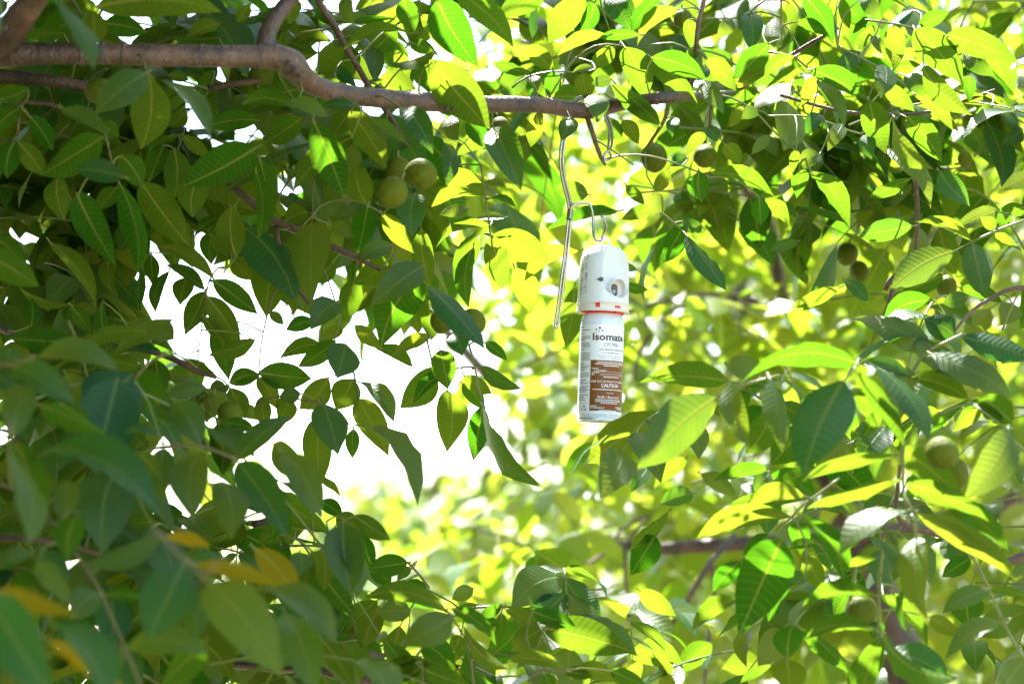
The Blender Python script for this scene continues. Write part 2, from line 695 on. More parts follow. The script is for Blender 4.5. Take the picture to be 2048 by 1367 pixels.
gv, gf = [], []
rings = [0, 2, 5, 10, 20, 40, 80, 160, 400, 1000, 2400]
for i, r in enumerate(rings):
    for k in range(32):
        a = 2 * math.pi * k / 32
        z = 0.0 if r > 160 else 0.04 * mnoise.noise(Vector((r * math.cos(a), r * math.sin(a), 0)) * 0.3)
        gv.append(Vector((r * math.cos(a), r * math.sin(a), z)))
for i in range(len(rings) - 1):
    for k in range(32):
        a = i * 32 + k
        b = i * 32 + (k + 1) % 32
        gf.append((a, a + 32, b + 32, b))
tag(link('ground', mesh_from(gv, gf), ground_material()), kind='structure')

HILL = plain('hill_haze_tint', (0.30, 0.27, 0.30), 0.95, noise_amt=0.25, nscale=0.02)  # soil shifted to lavender, distance haze put into the colour
hv, hf = [], []
nx, ny = 60, 8
for j in range(ny):
    for i in range(nx):
        x = -700 + 1400 * i / (nx - 1)
        t = j / (ny - 1)
        ht = 16 * math.sin(math.pi * t) * (0.75 + 0.5 * mnoise.noise(Vector((x * 0.006, 3.1, 0))))
        hv.append(Vector((x, 620 + 260 * t, ht - 0.5)))
for j in range(ny - 1):
    for i in range(nx - 1):
        a = j * nx + i
        hf.append((a, a + 1, a + 1 + nx, a + nx))
tag(link('hills', mesh_from(hv, hf), HILL), kind='structure')

# ------------------------------------------------------------------ trees: where the sky shows through
SKY_HOLE = [(275, 600), (300, 520), (400, 470), (500, 545), (560, 590), (620, 560), (660, 640), (690, 700), (700, 800), (705, 900),
            (700, 985), (620, 960), (590, 860), (430, 770), (340, 700), (285, 650)]
DEVICE = [(1085, 225), (1285, 225), (1285, 870), (1085, 870)]
BLOOM = [(700, 700), (1150, 520), (1150, 800), (1060, 960), (980, 1130), (760, 1120), (640, 1000)]


GLOW = [(640, 600), (900, 640), (1020, 740), (1000, 900), (900, 990), (700, 1010)]


def free(px, L):
    return not inside(SKY_HOLE, px[0], px[1])


def free_near(px, L):
    return free(px, L) and not inside(DEVICE, px[0], px[1]) and not inside(BLOOM, px[0], px[1])


A = Tree((-2.3, 2.9, 0), 'walnut tree whose thick grey-brown limb carries the hanging white dispenser', 'walnut trees of the orchard')
B = Tree((-1.5, 1.3, 0), 'nearest walnut tree, large dark blurred leaves at the lower left', 'walnut trees of the orchard')
C = Tree((1.15, 2.9, 0), 'walnut tree with big leaves in full sun right of the spray can', 'walnut trees of the orchard')
E = Tree((-0.5, 3.0, 0), 'walnut tree with leafy shoots and knotty twigs at the bottom centre', 'walnut trees of the orchard')
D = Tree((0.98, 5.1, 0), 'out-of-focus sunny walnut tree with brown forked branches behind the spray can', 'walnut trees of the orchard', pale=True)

# ------------------------------------------------------------------ leaves that can be told apart, tile by tile
A.hero_tile(0, 0, 2.45, [
    (760, 60, 1760, 90, 330, 'L', 2.45), (740, 80, 740, 360, 210, 'L'), (830, 190, 1170, 260, 170, 'L', 2.7), (410, -40, 750, 540, 120, 'U', 2.1),
    (860, 30, 1040, 140, 60, 'L', 2.6), (520, 270, 220, 280, 110, 'L', 2.8), (1760, 300, 1340, 300, 100, 'L', 2.8), (1750, 190, 1500, 300, 140, 'L', 2.8),
    (1990, 40, 1900, 180, 110, 'L', 2.8), (1180, 580, 770, 900, 260, 'U', 2.4), (1190, 600, 1130, 1175, 310, 'L'), (1230, 625, 1680, 1090, 130, 'U', 2.35),
    (500, 860, 870, 1070, 130, 'U', 2.35), (230, 700, -40, 800, 130, 'L', 2.5), (170, 860, -60, 1060, 160, 'L', 2.5), (120, 1130, 60, 1420, 200, 'L', 2.5),
    (140, 1130, 350, 1400, 170, 'L', 2.5), (240, 930, 420, 1200, 150, 'L', 2.55), (830, 1090, 330, 1400, 260, 'L', 2.5), (440, 880, 250, 1040, 170, 'U', 2.9),
    (1000, 1420, 610, 1360, 180, 'U', 2.4), (960, 1240, 1140, 1500, 200, 'L', 2.5), (800, 1000, 950, 1090, 130, 'L', 2.6), (1450, 1070, 1180, 1200, 70, 'L', 2.7),
    (1310, 1150, 1180, 1460, 170, 'L', 2.7), (1390, 1180, 1390, 1580, 210, 'L', 2.7), (1460, 1080, 1680, 1250, 110, 'L', 2.7), (2050, 1180, 1480, 1480, 290, 'L', 2.55),
    (2060, 960, 1640, 1010, 160, 'L', 2.7), (1340, 600, 1510, 640, 90, 'L', 2.8), (1700, 560, 1570, 770, 120, 'L', 2.9), (2360, 860, 1940, 820, 125, 'L', 2.55),
    (300, 40, 120, 200, 110, 'L', 2.8), (60, 20, -120, 120, 120, 'L', 2.9), (1500, 900, 1330, 1010, 130, 'L', 2.9), (700, 880, 560, 1060, 120, 'L', 2.8)])
A.hero_tile(512, 0, 2.75, [
    (330, 0, 270, 190, 140, 'L', 2.7), (480, 130, 320, 310, 140, 'L', 2.9), (600, 330, 330, 330, 90, 'L', 2.8), (240, 340, 480, 430, 110, 'L', 2.8),
    (720, -40, 780, 190, 120, 'U', 2.65), (1030, 10, 790, 80, 80, 'L', 2.8), (880, 220, 750, 360, 130, 'L', 2.9), (760, 390, 770, 600, 130, 'L', 2.9),
    (950, 380, 950, 650, 140, 'U', 2.8), (1240, 265, 710, 385, 90, 'L', 2.7), (1450, 405, 1040, 500, 90, 'L', 2.7), (1120, 150, 780, 180, 50, 'L', 2.75),
    (1110, 190, 900, 420, 200, 'L', 2.8), (1180, -10, 1270, 260, 170, 'L', 2.85), (1320, 120, 1690, 490, 180, 'L', 2.85), (1450, 0, 1765, 520, 300, 'L', 2.75),
    (1560, -100, 2060, 350, 220, 'L', 2.62), (1350, 460, 1385, 740, 260, 'L', 2.8), (1390, 480, 1865, 1020, 330, 'L', 2.65), (640, 540, 800, 690, 110, 'U', 2.75),
    (1040, 540, 1270, 710, 140, 'L', 2.95), (1120, 400, 1230, 620, 110, 'L', 3.0), (1240, 340, 1450, 440, 110, 'L', 2.85), (300, 800, 570, 930, 120, 'U', 2.5),
    (800, 850, 510, 850, 90, 'U', 2.6), (370, 940, 80, 1140, 190, 'L', 2.7), (20, 700, 140, 780, 90, 'U', 2.75), (450, 950, 700, 1570, 250, 'L', 2.6),
    (780, 1090, 300, 1520, 200, 'L', 2.65), (750, 890, 600, 1090, 170, 'L', 2.75), (750, 890, 1040, 1340, 210, 'L', 2.65), (1020, 1060, 1110, 1420, 110, 'L', 2.7),
    (920, 950, 1200, 1140, 130, 'U', 2.6), (1160, 850, 1410, 1220, 190, 'U', 2.6), (960, 1290, 800, 1330, 60, 'U', 2.75), (1590, 900, 1580, 1230, 140, 'U', 2.75),
    (1530, 1050, 1530, 1480, 120, 'U', 2.8), (1500, 1367, 1850, 1560, 200, 'L', 2.85), (1690, 950, 1830, 1180, 150, 'L', 3.0), (1820, 1190, 1600, 1240, 70, 'L', 2.9),
    (1890, 1020, 2110, 1500, 250, 'U', 2.75), (1320, 1170, 1210, 1290, 130, 'L', 2.9), (700, 1180, 850, 1330, 120, 'L', 2.85), (480, 60, 620, 200, 110, 'L', 2.85),
    (900, 130, 700, 160, 110, 'U', 2.85), (120, 200, 300, 190, 90, 'L', 2.8), (380, 960, 480, 1150, 110, 'L', 2.8), (860, 700, 1030, 640, 60, 'L', 2.9)])
A.hero_tile(1024, 0, 2.8, [
    (260, -20, -120, 150, 180, 'L', 2.85), (590, -30, 295, 330, 220, 'L', 2.85), (660, 20, 555, 275, 130, 'L', 2.85), (200, 60, 165, 300, 70, 'U', 2.9),
    (740, -30, 950, 245, 170, 'U', 2.9), (820, -20, 985, 130, 140, 'U', 2.95), (1170, -20, 960, 245, 120, 'L'), (1330, 70, 1005, 360, 130, 'L'),
    (1420, 150, 1440, 400, 110, 'L'), (770, 280, 370, 440, 110, 'L', 2.7), (1030, 280, 690, 300, 90, 'L', 2.7), (330, 550, 130, 360, 150, 'L'),
    (160, 590, -150, 500, 90, 'L'), (-100, 740, 130, 600, 200, 'U', 2.9), (150, 610, 270, 780, 100, 'U', 2.85), (330, 570, 290, 770, 130, 'L'),
    (330, 780, 580, 790, 180, 'L', 2.95), (560, 580, 600, 790, 150, 'L'), (800, 630, 640, 670, 100, 'U', 2.75), (670, 550, 480, 580, 60, 'U', 2.75),
    (820, 380, 610, 540, 130, 'L'), (905, 375, 1065, 785, 220, 'L', 2.75), (1110, 460, 1550, 640, 180, 'L', 2.72), (1120, 470, 1480, 815, 160, 'L', 2.75),
    (640, 760, 680, 975, 180, 'U', 2.72), (790, 670, 1185, 1010, 160, 'L', 2.72), (1550, 650, 1690, 900, 140, 'U'), (470, 940, 390, 1125, 140, 'U', 2.77),
    (200, 900, 250, 1000, 90, 'U'), (230, 900, 150, 1170, 130, 'L', 2.85), (1560, 460, 1450, 500, 80, 'U'), (1560, 530, 1480, 640, 100, 'U'),
    (1400, 400, 1500, 470, 90, 'L'), (1560, 460, 1790, 715, 150, 'L'), (2060, 340, 1770, 620, 200, 'L'), (2080, 540, 1790, 700, 90, 'L'),
    (1900, 90, 1920, 420, 170, 'U', 2.9), (1750, 150, 1640, 300, 120, 'U', 2.9), (1300, 940, 1280, 1090, 100, 'U', 2.9), (1560, 1010, 1640, 1130, 110, 'U', 2.9),
    (1550, 1060, 1400, 1235, 100, 'L', 2.9), (1970, 880, 1840, 950, 110, 'U', 2.85), (1850, 850, 1740, 1015, 90, 'L', 2.9), (1400, 1250, 1260, 1330, 100, 'U', 2.85),
    (1700, 1150, 1820, 1300, 130, 'L', 2.9), (2060, 1080, 1920, 1230, 90, 'U', 2.9), (880, 960, 1010, 1150, 120, 'L', 3.0), (740, 930, 880, 1110, 110, 'L', 3.0)])
A.hero_tile(1536, 0, 2.8, [
    (280, -30, 515, 345, 170, 'L'), (560, -30, 640, 300, 140, 'L'), (580, 0, 780, 215, 170, 'L'), (740, -20, 900, 150, 120, 'U'), (170, 20, 190, 325, 90, 'L', 2.85),
    (230, 170, 490, 290, 100, 'L'), (60, 140, 50, 370, 130, 'U', 2.95), (220, 450, -30, 600, 100, 'L', 2.7), (340, 560, 20, 690, 60, 'L', 2.7),
    (230, 470, 450, 530, 90, 'L', 2.75), (340, 560, 790, 790, 170, 'L', 2.72), (390, 640, 620, 1010, 120, 'U', 2.75), (410, 600, 270, 860, 120, 'L', 2.85),
    (720, 410, 570, 600, 150, 'U'), (910, 145, 670, 370, 90, 'L'), (840, 200, 730, 400, 110, 'L', 2.85), (1160, 75, 960, 265, 90, 'U'), (1000, 200, 1010, 570, 160, 'L', 2.75),
    (1200, 210, 1445, 95, 120, 'L', 2.75), (1170, 235, 1560, 670, 260, 'L', 2.7), (1420, 285, 2000, 490, 220, 'L', 2.7), (1560, 420, 1810, 600, 130, 'U'),
    (1235, 540, 1625, 915, 190, 'L', 2.7), (930, 520, 900, 780, 170, 'U', 2.72), (1100, 600, 1250, 770, 140, 'U', 2.75), (1170, 750, 1480, 1040, 130, 'L', 2.75),
    (810, 800, 945, 1225, 210, 'L', 2.72), (1000, 920, 1290, 1350, 130, 'U', 2.7), (1110, 930, 1385, 1290, 190, 'L', 2.7), (800, 1065, 830, 1270, 130, 'U', 2.75),
    (960, 1190, 1310, 1640, 160, 'U', 2.75), (590, 990, 480, 1200, 120, 'U', 2.85), (420, 910, 310, 1090, 120, 'U', 2.85), (420, 1230, 250, 1360, 140, 'U', 2.8),
    (230, 1200, 200, 1380, 80, 'L'), (1600, 600, 1610, 810, 100, 'L', 2.85), (950, 690, 1170, 885, 130, 'L', 2.85), (1960, 890, 1560, 1110, 90, 'U', 2.85),
    (1800, 840, 1610, 1000, 100, 'U', 2.9), (2000, 820, 1830, 910, 110, 'U', 3.1), (2040, 1030, 1870, 1150, 130, 'U', 3.1), (1090, 390, 1260, 515, 60, 'L', 2.85),
    (1020, 540, 1220, 520, 80, 'L', 2.85), (830, 290, 930, 440, 80, 'U', 2.85)])
A.hero_tile(0, 342, 2.65, [
    (-150, 650, 305, 920, 230, 'L', 2.3), (1130, 90, 1530, 615, 270, 'L', 2.6), (610, 170, 930, 750, 240, 'L', 2.5), (950, 80, 1110, 790, 200, 'L', 2.55),
    (930, 130, 770, 310, 140, 'L'), (460, 50, 510, 380, 190, 'L', 2.6), (560, 220, 690, 450, 120, 'L', 2.75), (400, 570, 770, 1060, 150, 'L', 2.6),
    (1600, 40, 1540, 360, 230, 'L', 2.6), (1890, 690, 1860, 270, 230, 'L', 2.7), (1860, 660, 1670, 500, 130, 'L', 2.7), (1720, 870, 1300, 590, 120, 'L'),
    (1640, 950, 1320, 740, 110, 'L'), (1700, 870, 2060, 1140, 170, 'L'), (1650, 1000, 1920, 1400, 180, 'L'), (1640, 960, 1480, 1300, 190, 'L', 2.7),
    (1620, 1160, 1800, 1400, 110, 'L'), (1850, 690, 2040, 870, 150, 'L', 2.8), (1700, 480, 1690, 740, 150, 'L', 2.9), (1240, 1210, 975, 1250, 110, 'U', 2.75),
    (1230, 1220, 1390, 1340, 170, 'U', 2.75), (820, 1030, 910, 1420, 110, 'L', 2.7), (830, 1040, 930, 1280, 110, 'L', 2.9), (620, 1367, 80, 1330, 200, 'L', 2.5),
    (250, 1240, 250, 1005, 120, 'L', 2.7), (560, 1070, 160, 940, 80, 'L', 2.7), (560, 1070, 530, 1200, 110, 'L', 2.75), (560, 1070, 740, 1310, 120, 'L', 2.7),
    (-50, 520, 220, 760, 160, 'L', 2.6), (1500, 850, 1440, 1070, 160, 'L', 2.9), (1210, 660, 1220, 900, 120, 'L', 2.9), (1350, 800, 1240, 1120, 100, 'L', 2.9),
    (1120, 760, 1100, 1110, 70, 'L', 2.85), (880, 690, 900, 970, 130, 'L', 2.85), (1800, 370, 1560, 510, 80, 'L', 2.8), (1200, 300, 1180, 660, 120, 'L', 2.95),
    (1300, 480, 1480, 640, 120, 'L', 2.95)])
A.hero_tile(512, 342, 2.75, [
    (30, -90, 110, 385, 190, 'L', 2.6), (0, 10, 20, 530, 150, 'L', 2.6), (890, 270, 810, -50, 220, 'L'), (890, 270, 815, 650, 190, 'L', 2.8), (1010, 340, 1260, 650, 150, 'L', 2.8),
    (1280, 170, 1250, 510, 230, 'U'), (1100, 590, 820, 710, 140, 'U'), (1100, 640, 785, 900, 180, 'L'), (1320, 450, 1390, 915, 170, 'L', 2.85),
    (1340, 750, 920, 1075, 240, 'U', 2.7), (1320, 840, 1000, 1400, 330, 'L', 2.72), (1380, 920, 1820, 1410, 200, 'U', 2.65), (1380, 1100, 1400, 1350, 150, 'L', 2.9),
    (1880, 440, 1445, 605, 100, 'L', 2.8), (1880, 510, 1970, 935, 190, 'L', 2.8), (1870, 520, 2340, 700, 250, 'L', 2.87), (1740, 610, 1700, 1080, 150, 'L', 3.0),
    (1750, 500, 1580, 850, 170, 'L', 3.0), (1840, 210, 1410, 270, 80, 'L', 2.8), (1860, 220, 2080, 280, 50, 'L', 2.8), (1700, 300, 1470, 350, 100, 'U', 2.9),
    (2000, 370, 1750, 390, 70, 'U', 2.9), (620, 720, 450, 890, 150, 'L'), (660, 1050, 440, 1260, 200, 'U', 2.7), (640, 1060, 380, 1130, 90, 'L', 2.8),
    (790, 850, 720, 1200, 180, 'L', 2.8), (470, 1200, 240, 1270, 120, 'L'), (170, 700, 80, 1150, 250, 'L'), (430, 640, 260, 820, 150, 'L', 2.9),
    (600, 430, 780, 530, 120, 'U', 2.8), (730, 260, 520, 360, 110, 'U', 2.8), (870, 240, 640, 390, 100, 'U', 2.8), (420, 330, 230, 400, 160, 'L', 2.8),
    (110, 1120, 220, 1230, 80, 'U'), (790, 1230, 1000, 1420, 120, 'L', 2.85), (690, 1250, 520, 1350, 100, 'L', 2.8), (400, 520, 240, 640, 140, 'L', 2.85),
    (330, 190, 240, 250, 80, 'U', 2.85)])
A.hero_tile(1024, 342, 2.85, [
    (540, 640, 100, 860, 130, 'L', 2.95), (20, 770, 150, 1130, 200, 'L', 2.95), (500, 930, 430, 1400, 180, 'L', 2.98), (610, 190, 345, 130, 160, 'U', 2.95),
    (850, 320, 280, 470, 90, 'L', 3.05), (1150, 160, 1260, -40, 110, 'L', 2.9), (1170, 310, 880, 385, 110, 'L'), (1200, 190, 1060, 320, 150, 'U', 2.8),
    (1500, 0, 1520, 245, 170, 'L', 2.8), (1570, 20, 2090, 190, 130, 'L', 2.8), (1370, 420, 1180, 735, 170, 'L', 2.8), (1350, 400, 1550, 470, 110, 'U', 2.8),
    (1395, 510, 1715, 940, 140, 'U', 2.78), (900, 750, 1000, 790, 60, 'U', 3.0), (890, 900, 1090, 950, 80, 'L', 3.0), (910, 110, 1060, 270, 90, 'L', 3.1),
    (1980, 200, 1990, 430, 140, 'L')])
C.hero_tile(1536, 342, 2.75, [
    (345, 0, 655, 440, 170, 'L', 2.78), (280, -20, 230, 215, 130, 'L', 2.8), (0, 130, 170, 430, 130, 'L', 2.9), (1160, 440, 720, 515, 170, 'U'),
    (1140, 60, 810, 200, 110, 'L', 2.9), (1630, 560, 1155, 405, 90, 'L', 2.7), (1490, 640, 990, 940, 250, 'U', 2.7), (1635, 570, 1740, 1000, 220, 'U', 2.7),
    (1840, 320, 1480, 470, 150, 'U'), (1370, 0, 1610, 270, 180, 'U'), (2060, 290, 1830, 415, 130, 'L'), (1820, 490, 2040, 650, 70, 'L', 2.7),
    (1820, 460, 1700, 370, 100, 'L', 2.7), (2100, 20, 1870, 150, 130, 'U', 2.8), (240, 560, 0, 640, 90, 'U', 3.1), (580, 930, 190, 1090, 120, 'L', 2.95),
    (610, 870, 800, 1050, 110, 'U', 2.85), (1300, 1430, 685, 1165, 220, 'U', 2.65), (1490, 1320, 1250, 1180, 200, 'U', 2.65), (1540, 1320, 2120, 1500, 200, 'U', 2.65),
    (1960, 1060, 1830, 1240, 180, 'U'), (1600, 1000, 1400, 1060, 130, 'U', 3.0), (1400, 830, 1060, 980, 150, 'L', 2.9), (1530, 930, 1880, 1060, 120, 'L', 2.9)])
B.hero_tile(0, 684, 2.0, [
    (300, 110, 930, 200, 190, 'U', 2.0), (100, 190, 600, 470, 240, 'U', 1.9), (190, 150, -60, 60, 130, 'U', 1.95), (80, 790, 150, 300, 260, 'U', 1.8),
    (1080, 260, 800, 720, 480, 'U', 2.3), (1280, 760, 990, 720, 80, 'U', 2.0), (350, 860, 1260, 1330, 300, 'U', 1.85), (60, 810, 240, 1600, 180, 'U', 1.8),
    (120, 800, 330, 1560, 260, 'L', 1.85), (540, 1100, 500, 1450, 200, 'U', 1.9), (1310, 840, 1300, 1270, 190, 'U', 2.2), (1590, 870, 1540, 1400, 300, 'U', 2.15),
    (1600, 810, 1370, 470, 250, 'U', 2.2), (1890, 940, 2330, 600, 180, 'U', 2.3), (1900, 960, 2300, 1560, 280, 'U', 2.25), (1780, 1110, 1850, 1560, 270, 'U', 2.2),
    (1070, 880, 1270, 1080, 150, 'L', 2.1), (520, 240, 740, 470, 200, 'L', 2.4), (300, 500, 980, 820, 150, 'L', 1.9), (500, 500, 720, 640, 130, 'L', 2.0),
    (640, 50, 1120, 190, 130, 'L', 2.4), (1240, 1120, 1290, 1330, 150, 'U', 2.3), (840, 1210, 830, 1420, 140, 'U', 2.2), (-20, 260, 150, 380, 150, 'U', 2.1)])
A.hero_tile(0, 684, 2.6, [
    (1630, 530, 1860, 1020, 120, 'L', 2.5), (1750, 640, 1780, 1050, 190, 'L', 2.5), (1650, 360, 1330, 420, 120, 'U', 2.5), (1240, 130, 1270, 440, 180, 'L', 2.6),
    (1600, 520, 1190, 540, 160, 'U', 2.45), (1290, 80, 890, 30, 90, 'U', 2.6), (1430, 170, 1740, 270, 80, 'L', 2.7), (1760, -150, 1830, 300, 200, 'L', 2.75),
    (1840, 360, 1960, 600, 180, 'L', 2.7), (2047, -20, 1665, 100, 140, 'L', 2.65), (1830, 330, 2080, 260, 140, 'L', 2.75), (1770, 640, 2035, 690, 100, 'L', 2.6)])
A.hero_tile(512, 684, 2.75, [
    (20, 240, 440, 290, 210, 'L'), (520, 20, 190, 130, 130, 'L', 2.8), (640, -20, 340, 190, 150, 'L'), (720, 10, 650, 285, 300, 'U', 2.7), (580, 280, 350, 530, 200, 'L'),
    (360, 410, 190, 430, 130, 'U', 2.7), (270, 450, 180, 660, 170, 'L'), (10, 280, 170, 530, 140, 'L'), (30, 440, 60, 680, 130, 'L'), (780, 290, 640, 540, 230, 'L'),
    (540, 490, 660, 880, 260, 'U', 2.68), (520, 560, 515, 1145, 230, 'L'), (780, 690, 770, 920, 110, 'L', 2.85), (815, 450, 1060, 910, 220, 'L'), (815, 310, 1105, 620, 130, 'U'),
    (750, 660, 1305, 1268, 150, 'U', 2.65), (1430, 190, 1160, 520, 230, 'L', 2.9), (1750, 205, 1255, 475, 90, 'L', 2.85), (1470, 60, 1530, 370, 190, 'L', 2.7),
    (1580, -80, 1650, 100, 200, 'U', 2.7), (1530, 380, 1530, 860, 250, 'L', 2.9), (1810, 505, 1740, 940, 170, 'L', 2.85), (1820, 505, 2250, 1170, 130, 'U', 2.8),
    (1800, 195, 2120, 370, 130, 'U', 2.8), (1660, 270, 1880, 410, 120, 'L', 2.9), (1650, 330, 1830, 540, 140, 'L', 3.0), (950, 40, 1255, 190, 110, 'L', 2.9),
    (1390, -60, 1090, 100, 120, 'L', 2.85), (1840, 0, 2005, 140, 90, 'L', 2.85), (440, 1060, 680, 1220, 60, 'L', 2.8)])
E.hero_tile(512, 684, 2.5, [(140, 810, 440, 1080, 200, 'U', 2.5), (200, 880, 520, 1400, 240, 'U', 2.35), (510, 1270, 690, 1400, 120, 'L', 2.7)])
C.hero_tile(1024, 684, 2.5, [
    (1730, 310, 1025, 300, 210, 'L', 2.5), (1990, 230, 1700, 160, 180, 'U', 2.65), (1640, 440, 1030, 1000, 360, 'U', 2.45), (1740, 300, 1890, 830, 200, 'U', 2.45),
    (2760, 172, 1840, 280, 180, 'L', 2.35), (2060, 560, 1870, 890, 220, 'L', 2.6), (1780, 520, 1620, 560, 120, 'L', 2.65), (2047, 1010, 1610, 1112, 110, 'L', 2.65),
    (2244, 1396, 1480, 1536, 180, 'L', 2.5), (2384, 1244, 1668, 1336, 140, 'L', 2.55), (1390, 930, 1140, 1160, 130, 'L', 3.3), (640, 800, 420, 1040, 120, 'L', 3.5),
    (1080, 1010, 950, 1200, 110, 'U', 3.2), (1450, 1210, 1190, 1290, 150, 'U', 3.2), (1510, 1050, 1790, 1220, 130, 'U', 3.2), (930, 700, 770, 840, 140, 'L', 3.4),
    (2060, 1040, 1940, 1190, 140, 'U', 2.7)])
C.hero_tile(1536, 684, 2.45, [
    (600, 320, 290, 1050, 420, 'U', 2.35), (20, 290, 110, 870, 190, 'U', 2.4), (700, 220, 1090, 810, 150, 'L', 2.35), (800, 150, 1290, 770, 150, 'U', 2.4),
    (1130, 270, 730, 170, 130, 'U', 2.6), (1150, 280, 1600, 440, 170, 'L', 2.6), (1310, 95, 1950, 420, 230, 'U', 2.6), (1620, 450, 1300, 720, 70, 'L', 2.5),
    (1950, 640, 1680, 440, 220, 'L'), (1640, 490, 1900, 650, 60, 'L'), (1930, 690, 1580, 1250, 280, 'U', 2.4), (1050, 900, 280, 1080, 110, 'L', 2.4),
    (1080, 1090, 310, 1310, 110, 'L', 2.4), (1060, 850, 1560, 1240, 230, 'L', 2.4), (1100, 1130, 1760, 1420, 180, 'L', 2.35), (290, 1230, -150, 1280, 150, 'L', 2.5),
    (330, 1020, 80, 1160, 130, 'L', 2.6), (2100, 880, 1960, 1060, 120, 'U', 2.5), (1800, 900, 1700, 1200, 180, 'L', 2.7), (900, 540, 760, 760, 120, 'L', 2.7),
    (680, 400, 860, 560, 130, 'L', 2.75), (1240, 520, 1400, 690, 120, 'L', 2.7)])
B.hero_tile(0, 1025, 1.85, [
    (1290, 190, 690, 410, 190, 'U', 1.9), (1320, 190, 1690, 260, 110, 'Y', 1.85), (1480, 400, 1190, 1000, 400, 'U', 1.8), (1560, 405, 2190, 570, 150, 'Y', 1.75),
    (1520, 390, 1780, 350, 90, 'U', 1.9), (1660, 560, 2240, 1280, 400, 'U', 1.75), (-40, 640, 620, 820, 180, 'Y', 1.45), (-100, 680, 430, 1500, 420, 'U', 1.4),
    (250, 830, 900, 1500, 200, 'U', 1.45), (370, 1010, 1020, 1450, 150, 'Y', 1.5), (1000, 1070, 1660, 1100, 230, 'U', 1.9), (800, 640, 560, 850, 220, 'U', 2.0),
    (640, 0, 540, 380, 220, 'L', 1.8), (820, 660, 1170, 690, 110, 'L', 1.9), (290, 380, 560, 720, 160, 'U', 1.8), (1680, 580, 1560, 1010, 220, 'U', 1.85),
    (960, 1060, 740, 1100, 200, 'U', 1.95), (980, 1070, 830, 1280, 180, 'U', 2.0), (1640, 1020, 1300, 1370, 250, 'L', 2.0), (1640, 1180, 1760, 1420, 120, 'U', 2.3),
    (250, 330, -30, 380, 130, 'U', 2.0), (270, 300, 560, 520, 170, 'U', 2.05)])
B.hero_tile(512, 1025, 1.95, [(-20, 280, 340, 690, 220, 'Y', 2.1), (-20, 600, 640, 1010, 200, 'U', 1.9), (230, 800, 480, 1460, 300, 'U', 1.95)])
E.hero_tile(512, 1025, 2.6, [
    (700, 80, 760, 650, 300, 'U', 2.5), (480, 390, 800, 820, 250, 'L', 2.6), (640, 20, 830, 150, 160, 'L', 2.65), (780, 20, 1070, 215, 150, 'L', 2.6), (830, 150, 910, 450, 100, 'L', 2.65),
    (350, 310, 350, 500, 180, 'U', 2.45), (440, 340, 360, 680, 130, 'L', 2.5), (520, 1000, 780, 1400, 180, 'L', 2.5), (1215, 395, 900, 440, 170, 'L', 2.7), (1530, 790, 880, 665, 150, 'L', 2.55),
    (1240, 790, 975, 800, 180, 'U', 2.6), (1570, 830, 1180, 1050, 270, 'U', 2.5), (970, 700, 720, 950, 180, 'L', 2.7), (990, 740, 845, 1085, 190, 'L', 2.65), (720, 740, 545, 850, 100, 'L', 2.7),
    (1150, 900, 1070, 1195, 170, 'L', 2.65), (1560, 760, 1915, 1050, 130, 'L', 2.5), (1660, 900, 2010, 1250, 120, 'L', 2.5), (1700, 1030, 1920, 1400, 110, 'U', 2.55),
    (1340, 1030, 1590, 1240, 200, 'L', 2.65), (1640, 980, 1560, 1110, 110, 'L', 2.7), (1700, 1040, 1590, 1190, 90, 'L'), (1320, 1150, 1000, 1310, 110, 'L', 2.5), (1325, 1240, 1000, 1400, 120, 'L', 2.5),
    (1340, 1250, 1730, 1390, 160, 'L', 2.45), (1340, 1150, 1640, 1290, 110, 'L', 2.5), (1770, 730, 1600, 770, 80, 'L', 2.75), (1970, 725, 1780, 840, 90, 'L', 2.7), (1930, 860, 1790, 900, 80, 'L', 2.8),
    (1740, 600, 1570, 690, 120, 'U', 3.0), (1230, 430, 1130, 540, 80, 'L', 2.75), (1080, 560, 910, 470, 130, 'L', 2.75), (1370, 610, 1140, 540, 70, 'L', 2.75), (200, 240, 110, 150, 110, 'L', 2.7),
    (320, 130, 260, 240, 110, 'L', 2.7), (1960, 800, 1940, 1010, 90, 'L', 2.75), (150, 160, 20, 240, 110, 'L', 2.6)])
E.hero_tile(1024, 1025, 2.6, [
    (240, 920, 965, 1108, 280, 'L'), (150, 780, 500, 900, 140, 'L'), (-50, 770, 240, 970, 120, 'L'), (240, 930, 0, 1100, 180, 'L'), (440, 1250, -30, 1170, 110, 'L', 2.55),
    (500, 1240, 840, 1340, 140, 'L'), (790, 1260, 1090, 1400, 120, 'L'), (430, 1270, 640, 1310, 100, 'L'), (260, 1290, 350, 1430, 110, 'L')])
C.hero_tile(1024, 1025, 2.5, [
    (1250, -10, 940, 290, 100, 'L', 2.95), (1150, 180, 950, 490, 230, 'L', 2.95), (2164, 200, 1832, 948, 400, 'L', 2.4), (1830, 380, 1605, 620, 150, 'L'), (1800, 680, 1440, 930, 150, 'L'),
    (2060, 180, 1850, 330, 130, 'L'), (2080, 1210, 1830, 1350, 70, 'L', 2.6), (560, 560, 180, 300, 280, 'L', 3.4), (1020, 620, 1310, 820, 150, 'L', 3.2), (1600, 1040, 1340, 1270, 180, 'L', 3.3),
    (1990, 1200, 1680, 1240, 200, 'L', 3.3), (220, 340, 130, 600, 130, 'L', 3.4)])
